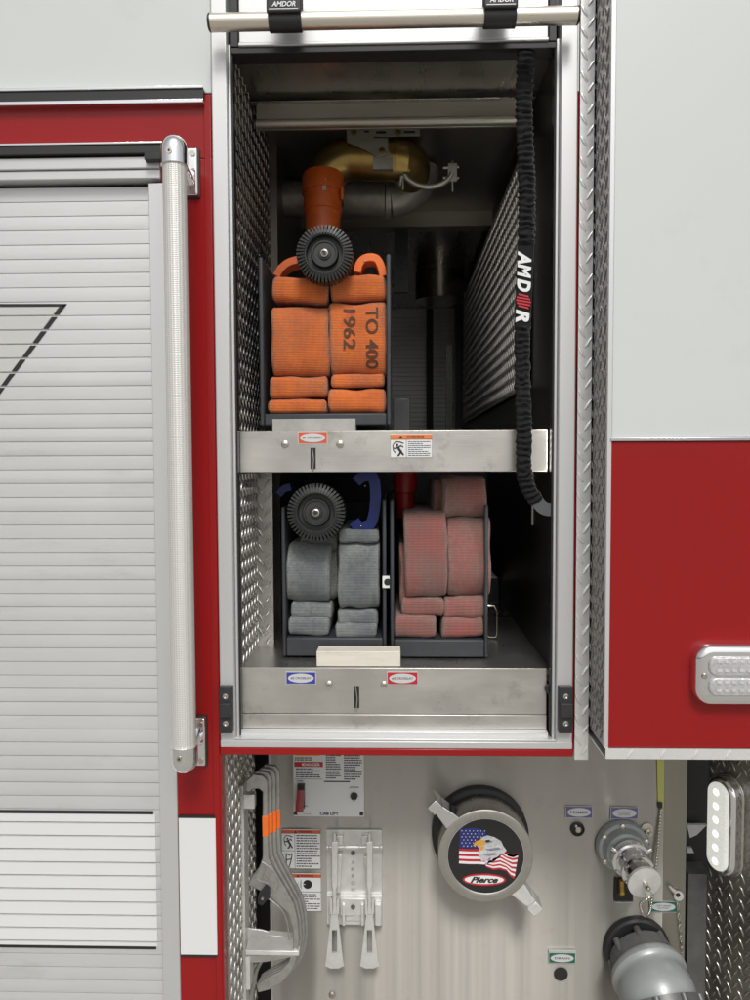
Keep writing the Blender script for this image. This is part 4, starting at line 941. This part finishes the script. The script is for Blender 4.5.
# ================================================================ HOSES
def fold(x0,y0,x1,y1,y,mk,parent,seed=0,tilt=0,depth=.28,ry=None,exp=3.1,re=.0048,name='hose_fold',label=None,bow=0):
    rr=random.Random(seed*13+5); A,B,C,D_=rc(x0,y0,x1,y1,y); cx,cz=(A+B)/2,(C+D_)/2; hx,hz=(B-A)/2,(D_-C)/2
    ry=ry or min(hz*.9,.045); nu=22; nv=30; mb=MB(True).use(mk); vs=[]; wear=[]
    re=min(re,hz*.45)
    ct,st=math.cos(math.radians(tilt)),math.sin(math.radians(tilt))
    ph=rr.uniform(0,9)
    us=[]
    for i in range(nu+1):
        q=-1+2*i/nu; us.append(math.copysign(abs(q)**.75,q))
    for u in us:
        d=max(0,abs(u)*hx-(hx-re)); ins=re-math.sqrt(max(0,re*re-d*d))
        for j in range(nv+1):
            if j<3: a=-PI/2; yy=depth*(1-j/3)
            elif j>nv-3: a=PI/2; yy=depth*((j-(nv-3))/3)
            else: a=-PI/2+PI*(j-3)/(nv-6); yy=0
            sa,ca=math.sin(a),max(0,math.cos(a))
            z=(hz-ins)*math.copysign(abs(sa)**(2/exp),sa); yq=ins+ (ry-ins)*(1-ca**(2/exp))+yy
            x=u*hx
            nz_=noise.noise(Vector((x*14+ph,z*14,seed)))
            z+=.006*noise.noise(Vector((u*1.3+ph,seed*3.1,(1 if z>0 else -1)*2)))*(hz/.03 if hz<.03 else 1)
            x+=.0036*noise.noise(Vector((z*20,ph,u)))+bow*(1-(z/hz)**2)*u
            yq+=.004*nz_+.0015*math.sin(z*45+ph)*(hz>.05)
            vs.append((cx+x*ct-z*st,y+yq,cz+x*st+z*ct))
            e=max(abs(u)**10,abs(z/hz)**14*.7); wear.append(min(1,e+.75*max(0,noise.noise(Vector((x*9+ph,z*7,2))))+.08))
    fs=[]
    for i in range(nu):
        for j in range(nv): q=i*(nv+1)+j; fs.append((q,q+1,q+nv+2,q+nv+1))
    fs.append(tuple(range(nv+1))); fs.append(tuple(nu*(nv+1)+j for j in range(nv,-1,-1)))
    mb.add(vs,fs,True); mb.wear=wear
    o=part(name,mb,parent,label=label)
    def surf(X_,Z_):
        zz=min(.999,abs(Z_-cz)/hz); ca=max(0,1-zz**exp)**(1/exp)
        # exact position by inverse of |sin|^(2/exp)
        s_=zz**(exp/2); ca=math.sqrt(max(0,1-s_*s_)); zr=Z_-cz; xr=X_-cx; return y+ry*(1-ca**(2/exp))+.004*noise.noise(Vector((xr*14+ph,zr*14,seed)))+.0015*math.sin(zr*45+ph)*(hz>.05)-.0010
    return o,surf
hp=w(328,413,.3)
HO=thing('fire_hose','bright orange flat fire hose folded in the upper tray, stencilled 1962','fire hose',(hp.x,.3,hp.z))
yo=.118
fold(272,276,328.5,301,yo+.008,'hoseO',HO,1,tilt=-4); fold(330,274,386,300,yo+.008,'hoseO',HO,2,tilt=3)
fold(271,303,329,375,yo,'hoseO',HO,3)
fo,sf=fold(329,300,387,375,yo-.002,'hoseO',HO,4,label='worn orange fold stencilled TO 400 and 1962')
fold(269.5,376,327,398,yo+.003,'hoseO',HO,5); fold(268.5,399.5,326.5,413.5,yo,'hoseO',HO,6); fold(330,373.5,385,387,yo+.004,'hoseO',HO,7); fold(328.5,388,385.5,413.5,yo,'hoseO',HO,8)
s=sc(yo)
text('TO 400',w(372,337.5,yo-.002),12.5*s,'inkw',fo,rot=-PI/2,width=61*s,conform=sf,bold=.012); text('1962',w(349.5,329,yo-.002),12.5*s,'inkw',fo,rot=-PI/2,width=40*s,conform=sf,bold=.012)
# coupling, coming down from the brass elbow
yq=.40; cu_=MB().use('orangec'); q=sc(yq)
pc=w(324,178,yq); cu_.lathe(w(323,176,yq),(0,-.12,-1),[(0,19.5*q),(.006,20.5*q),(19*q,20.5*q),(19.5*q,18.8*q),(38*q,18.6*q),(39*q,17.4*q),(52*q,17*q),(70*q,16.5*q)],40)
cu_.cyl(w(342,188,yq-.03),w(342,200,yq-.03),.005,10); cu_.use('palegrey').box(w(321,0,.34).x,w(324.5,0,.34).x,.3455,.348,w(320,190,.345).z,w(320,178,.345).z)
part('coupling',cu_,HO,label='orange threaded coupling screwed to the brass elbow')
# nozzles
def nozzle(px,py,r,y,label,bail,hose_y):
    c=w(px,py,y); t=thing('fog_nozzle',label,'hose nozzle',(c.x,y+.08,c.z-r*sc(y)),'fog nozzles lying on the folded hoses'); Rr=r*sc(y)
    k=MB().use('knob'); k.lathe(c,(0,-1,0),[(-.045,Rr*.80),(-.04,Rr*.86),(0,Rr*.86),(.003,Rr*.76),(.003,Rr*.66),(.001,Rr*.645),(-.012,Rr*.63),(-.012,Rr*.50),(-.001,Rr*.47),(.0005,Rr*.45),(.0005,Rr*.41),(-.002,Rr*.39),(-.002,Rr*.22),(.001,Rr*.2),(.001,.001)],60,cap=False)
    nt_=46
    for i in range(nt_):
        a=2*PI*i/nt_; d=Vector((math.cos(a),0,math.sin(a))); e=Vector((-math.sin(a),0,math.cos(a))); hw=PI*Rr/nt_*.58
        vs=[]
        for rr,ya,yb2 in ((Rr*.70,-.0065,.002),(Rr*1.0,-.001,.04)):
            for sg in (-1,1):
                for yv in (ya,yb2): p=c+d*rr+e*sg*hw*(rr/Rr); vs.append((p.x,c.y+yv,p.z))
        k.add(vs,[(0,1,3,2),(4,6,7,5),(0,4,5,1),(2,3,7,6),(0,2,6,4),(1,5,7,3)],False)
    part('bumper',k,t,label='black toothed rubber bumper')
    h=MB().use('bolt').lathe(c,(0,-1,0),[(-.001,Rr*.13),(.005,Rr*.13),(.006,Rr*.09),(.003,Rr*.07)],24); h.use('ink').lathe(c+Vector((0,-.004,0)),(0,-1,0),[(0,Rr*.06),(.001,Rr*.06)],12); part('stem_nut',h,t)
    b=MB().use('knob').lathe(c+Vector((0,.04,0)),(0,1,-.05),[(0,Rr*.7),(.03,Rr*.62),(.05,Rr*.7),(.12,Rr*.66)],32); part('barrel',b,t)
    for mb,nm in bail: part(nm,mb,t,bevel=.0015)
    return t
def band(pp,y,dep,th,mk):
    P=[w(a,b,y) for a,b in pp]; P=smoothpath(P,5); mb=MB().use(mk); n=len(P); vs=[]
    for i,p in enumerate(P):
        t=(P[min(i+1,n-1)]-P[max(i-1,0)]); t.y=0; t.normalize(); nn=Vector((-t.z,0,t.x))*th/2
        vs+= [tuple(p+nn),tuple(p-nn),tuple(p-nn+Vector((0,dep,0))),tuple(p+nn+Vector((0,dep,0)))]
    fs=[(0,1,2,3),(4*n-4,4*n-1,4*n-2,4*n-3)]
    for i in range(n-1):
        for k in range(4): fs.append((4*i+k,4*i+(k+1)%4,4*i+4+(k+1)%4,4*i+4+k))
    return mb.add(vs,fs,False)
bo1=band([(357,272),(359,264),(364,258.5),(371,257),(377,259),(381,266),(383.5,276)],.14,.05,.017,'orange'); bo1.use('bolt').ball(w(365,261,.139),.0025)
bo2=band([(276,276),(281,268),(289,262),(300,259)],.16,.05,.017,'orangec')
nozzle(324.5,253.5,28,.075,'black toothed fog nozzle with an orange bail, on top of the orange hose',[(bo1,'bail_handle'),(bo2,'bail_handle')],yo)
bl1=band([(356,482),(362,477),(370,476),(374.5,482),(375.5,500),(373,518),(368,526),(360,528),(354,521)],.15,.06,.024,'blue'); bl1.use('bolt').ball(w(365,486,.148),.0022); bl1.ball(w(361,526,.148),.0022)
bl2=band([(278,495),(284,489),(291,487)],.2,.05,.018,'blue')
nozzle(316,512.5,29,.07,'black toothed fog nozzle with a blue bail, above the folded grey hose',[(bl1,'bail_handle'),(bl2,'bail_handle')],.13)
gb=w(330,638,.3)
HG=thing('fire_hose','grey flat fire hose folded in the lower left tray','fire hose',(gb.x,.3,gb.z))
yg=.125
fold(300,535,338,552,yg+.04,'hoseG',HG,20); fold(318,548,338,601,yg+.035,'hoseG',HG,21); fold(334,552,345,590,yg+.05,'hoseG',HG,29)
fold(285.5,544,329.5,604,yg-.008,'hoseG',HG,22,tilt=-2,ry=.05,exp=2.2,bow=-.0015); fold(338,544,379,611,yg,'hoseG',HG,23,tilt=.5); fold(339,530,379,543,yg+.006,'hoseG',HG,24)
fold(291,602,331,619,yg+.012,'hoseG',HG,25,tilt=-3); fold(288,618,329,636,yg,'hoseG',HG,26,tilt=-2); fold(338,611,378,626,yg+.01,'hoseG',HG,27,tilt=-1); fold(335.5,624,376.5,638,yg,'hoseG',HG,28,tilt=-1)
rb2=w(440,638,.3)
HR_=thing('fire_hose','faded red flat fire hose with worn grey edges folded in the lower right tray','fire hose',(rb2.x,.3,rb2.z))
fold(400,545,412,610,yg+.02,'hoseR',HR_,30); fold(404.5,512,447.5,599,yg-.006,'hoseR',HR_,31,tilt=.5,exp=3.2); fold(447.5,517,491,598,yg,'hoseR',HR_,32,tilt=1,exp=2.6); 
fold(434,482,462,516,yg+.06,'hoseR',HR_,33); fold(443.5,477.5,487,518,yg+.005,'hoseR',HR_,34,tilt=1,exp=2.4)
fold(401.5,598,443.5,617,yg+.008,'hoseR',HR_,35,tilt=-2); fold(444,597.5,487,619,yg+.004,'hoseR',HR_,36,tilt=3); fold(394,617,436.5,638.5,yg-.002,'hoseR',HR_,37,tilt=-1); fold(442,618,484,638,yg,'hoseR',HR_,38,tilt=2)
rcp=MB().use('redc').lathe(w(405,462,.3),(0,0,-1),[(0,.027),(12*sc(.3),.028),(30*sc(.3),.028),(31*sc(.3),.022),(56*sc(.3),.02)],32); part('coupling',rcp,HR_,label='bright red coupling behind the folds')
# ================================================================ BLOCKS
A,B,C,D_=rc(316.5,651.5,400.5,667,.05)
def single(name,mb,label,cat,group=None,bevel=0):
    o=part(name,mb,None,bevel=bevel); o['label']=label; o['category']=cat
    if group:o['group']=group
    return o
single('wood_block',MB().use('cream').box(A,B,.05,.10,zfl+.0005,D_),'cream coloured block lying on the lower cubby floor in front of the two trays','block',bevel=.0015)
A,B,C,D_=rc(272.5,419,355.5,431,.10)
single('spacer_block',MB().use('palegrey').box(A,B,.098,.16,zsh1,w(310,425.3,.105).z+.0005 if 0 else D_),'weathered pale grey block under the orange hose tray','block',bevel=.001)
A,B,C,D_=rc(393,398.5,410,432,.3)
single('black_plate',MB().use('blackp').box(A,B,.3,.32,zsh1,D_),'upright black plate standing on the shelf right of the orange hose tray','plate',bevel=.002)
# ================================================================ DOOR STRAP
yS=.018
P=[w(525,47,yS),w(525.5,62,yS),w(524,110,yS),w(526,160,yS),w(527,200,yS),w(526.5,235,yS),w(524,290,yS),w(522.5,330,yS),w(522.5,380,yS-.002),w(524,430,yS-.012),w(524,468,yS-.012),w(528,488,yS-.004),w(537,502,yS)]
ST=thing('door_strap','black ruched elastic door strap with white lettering hanging in the compartment opening','strap',tuple(w(524,47,yS)))
sp=smoothpath(P,34)
def seglen(a,b): return sum((sp[i+1]-sp[i]).length for i in range(a,b))
def strapmesh(i0,i1,flatr,wr,seed,plain=False):
    mb=MB(True).use('strap'); vs=[]; n=28; s_=0
    for i in range(i0,i1+1):
        p=sp[i]; t=(sp[min(i+1,len(sp)-1)]-sp[max(i-1,0)]).normalized(); side=Vector((1,0,0)); side=(side-t*side.dot(t)).normalized(); fr=t.cross(side)
        if i>i0: s_+=(sp[i]-sp[i-1]).length
        wd=wr*(1+ (0 if plain else .05*math.sin(s_*520+seed)+.16*noise.noise(Vector((s_*55,1,seed)))))
        for k in range(n):
            a=2*PI*k/n; c_,q=math.cos(a),math.sin(a)
            d=0 if plain else .0030*(math.sin(s_*520+2.6*noise.noise(Vector((s_*22,c_*1.1,seed)))+2*noise.noise(Vector((s_*60,3,seed))))*(.7+.6*noise.noise(Vector((s_*40,c_*1.6,seed+3))))+.9*noise.noise(Vector((s_*120,c_*1.5,q+seed))))
            vs.append(p+side*c_*(wd+(d*.3))+fr*q*(flatr+d))
    m_=i1-i0
    fs=[(a*n+k,a*n+(k+1)%n,(a+1)*n+(k+1)%n,(a+1)*n+k) for a in range(m_) for k in range(n)]+[tuple(range(n)),tuple(m_*n+k for k in range(n))]
    return mb.add(vs,fs,True)
i1=34*5+7; i2=34*7-3
part('ruched_sleeve',strapmesh(20,i1,.0075,.0165,1),ST); part('ruched_sleeve',strapmesh(i2,len(sp)-1,.0075,.0155,2),ST)
part('top_loop',strapmesh(0,21,.003,.0165,3,True),ST)
lp=strapmesh(i1-3,i2+3,.0035,.0165,4,True); LPp=part('label_section',lp,ST)
yl_=yS-.0048
s=sc(yS)
for chh,py,px in (('A',257.5,524.6),('M',271,524.2),('D',285.3,523.9),('R',316,522.6)):
    text(chh,w(px,py,yl_),13.5*s,'inkwhite',LPp,rot=-PI/2-.03,italic=.25,bold=.05,width=(12.6 if chh!='M' else 13.8)*s)
dm=MB().use('inkred')
for k in range(5):
    p=w(523.5,295.5+k*2.9,yl_); hw=(5,6.6,7.2,6.6,5)[k]*s
    dm.prism([(p.x-hw,p.z+.0005+.004),(p.x+hw,p.z-.0018+.001),(p.x+hw,p.z-.0042),(p.x-hw,p.z-.0022+.003)],yl_-.0006,yl_)
part('logo_mark',dm,LPp)
an=band([(535,498),(540,505),(546,509),(556,510)],yS-.004,.004,.026,'web'); an.use('lsilver')
part('anchor_webbing',an,ST,label='grey stitched webbing anchoring the strap')
# ================================================================ SPANNER WRENCHES
out=[(246,792),(246,781),(251,776.5),(262,774.5),(272,776),(276,781),(277,790),(277,835),(278,858),(282,870),(292,890),(300,905),(304,922),(305,942),(303,958),(297,973),(287,984),(275,990),(258,993),(256,986),(268,978),(280,972),(289,962),(293,948),(293,930),(288,914),(277,903),(266,894),(256,889),(247.5,885),(252,877),(259,868),(262.5,858),(262.5,792),(259,789),(252,789),(250,792)]
def wrench(i,label):
    y=.115+i*.0105; pp=[]
    n=len(out)
    for k,(a,b) in enumerate(out):
        if k<=5: o_,f_=(-9 if k>=3 else 0),3.3
        elif k<=8: o_,f_=-9.5,3.3
        elif k==9: o_,f_=-8,2.9
        elif k<=17: o_,f_=-6,2.3
        elif k<=27: o_,f_=0,.8
        else: o_,f_=0,2.2
        pp.append((a+o_+i*f_,b-(i*1.3 if (k<=6 or k>=31) else 0)))
    pts=[(w(a,b,.115).x,w(a,b,.115).z) for a,b in pp]
    zmin=min(q[1] for q in pts); t=thing('spanner_wrench',label,'wrench',(pts[0][0],y,zmin),'spanner wrenches nested in the rack')
    mb=MB().use('cast').prism(pts,y,y+.0085); part('body',mb,t,bevel=.0022,seg=2)
    A,B,C,D_=rc(262.2+i*3.3,816,268.2+i*3.3,837,.115); bn=MB().use('orange').box(A,B,y-.0006,y+.0091,C+(i%2)*.003,D_); part('orange_band',bn,t,bevel=.0015)
    if i==0:
        rd=MB().use('cast'); P=[w(a,b,.1145) for a,b in ((262,862),(268,866),(274,872),(279,884),(276,890),(268,884),(258,880),(256,876),(262,862))]; rd.sweep(smoothpath(P,5),.0012,6); 
        for a,b in (((262,868),(272,882)),((266,866),(262,880)),((272,872),(264,884))): rd.sweep([w(*a,.1145),w(*b,.1145)],.001,6)
        P=[w(a,b,.1145) for a,b in ((266,897),(280,908),(287,922),(289,940))]; rd.sweep(smoothpath(P,5),.0016,6)
        part('raised_marks',rd,t)
    return t
for i,l in enumerate(('cast aluminium spanner wrench, frontmost of the nested wrenches, with raised triangular web','cast aluminium spanner wrench, second from the front in the rack','cast aluminium spanner wrench, third from the front in the rack','cast aluminium spanner wrench, rearmost of those in the rack nearest the panel')): wrench(i,l)
# small hooks of the lower tool behind
hk=MB().use('cast')
P=smoothpath([w(a,b,.2) for a,b in ((262,958),(256,970),(253,985),(250,1005),(250,1060))],6); hk.sweep(P,.0065,12); P=smoothpath([w(a,b,.19) for a,b in ((256,962),(250,975),(247,990),(245,1030))],6); hk.sweep(P,.005,12); hk.ball(w(262,957,.2),.009)
single('tool_handle',hk,'pair of ribbed metal tool handles hanging below the rack shelf','tool')
# two hanging spanners on the mount
def hang(px,label):
    y=yP-.045; c=w(px,900,y); t=thing('folding_spanner',label,'wrench',(c.x,y,w(px,968,y).z),'spanners hanging on the mount')
    b=MB().use('castl'); b.pprism([(px-3.2,842),(px+3.2,842),(px+3.2,852),(px+2.8,853),(px+2.8,885),(px+1.6,891),(px+1.6,906),(px+2.6,915),(px-2.6,915),(px-1.8,906),(px-1.8,891),(px-2.8,885),(px-2.8,853),(px-3.2,852)],y,.014)
    b.cyl(w(px,833,y+.007),w(px,843,y+.007),.0035,12); part('shank',b,t,bevel=.0015)
    h=MB().use('castl').pprism([(px-4.6,898),(px-1.9,901),(px-2.2,917),(px-4.6,913)],y+.004,.008).pprism([(px+4.6,898),(px+1.9,901),(px+2.2,917),(px+4.6,913)],y+.004,.008); part('hinge_ear',h,t,bevel=.001)
    bl=MB().use('castl'); L=[(px-2.9,915.5),(px-9,966),(px-6,968),(px-2.6,968.6),(px-2.6,930),(px-2.6,928)]
    bl.pprism([(px-2.9,914.8),(px+2.9,914.8),(px+5,930),(px-5,930)],y+.002,.005); bl.pprism([(px-5,930),(px-2.6,930),(px-2.6,953),(px-7.6,953)],y+.002,.005); bl.pprism([(px+5,930),(px+2.6,930),(px+2.6,953),(px+7.6,953)],y+.002,.005); bl.pprism([(px-7.6,953),(px+7.6,953),(px+9.3,966),(px+4,968.5),(px-4,968.5),(px-9.3,966)],y+.002,.005)
    part('slotted_blade',bl,t)
    return t
hang(334.5,'pale metal spanner with slotted flared blade, hanging at the left of the mount'); hang(369.5,'pale metal spanner with slotted flared blade, hanging on the mount nearest the intake cap')
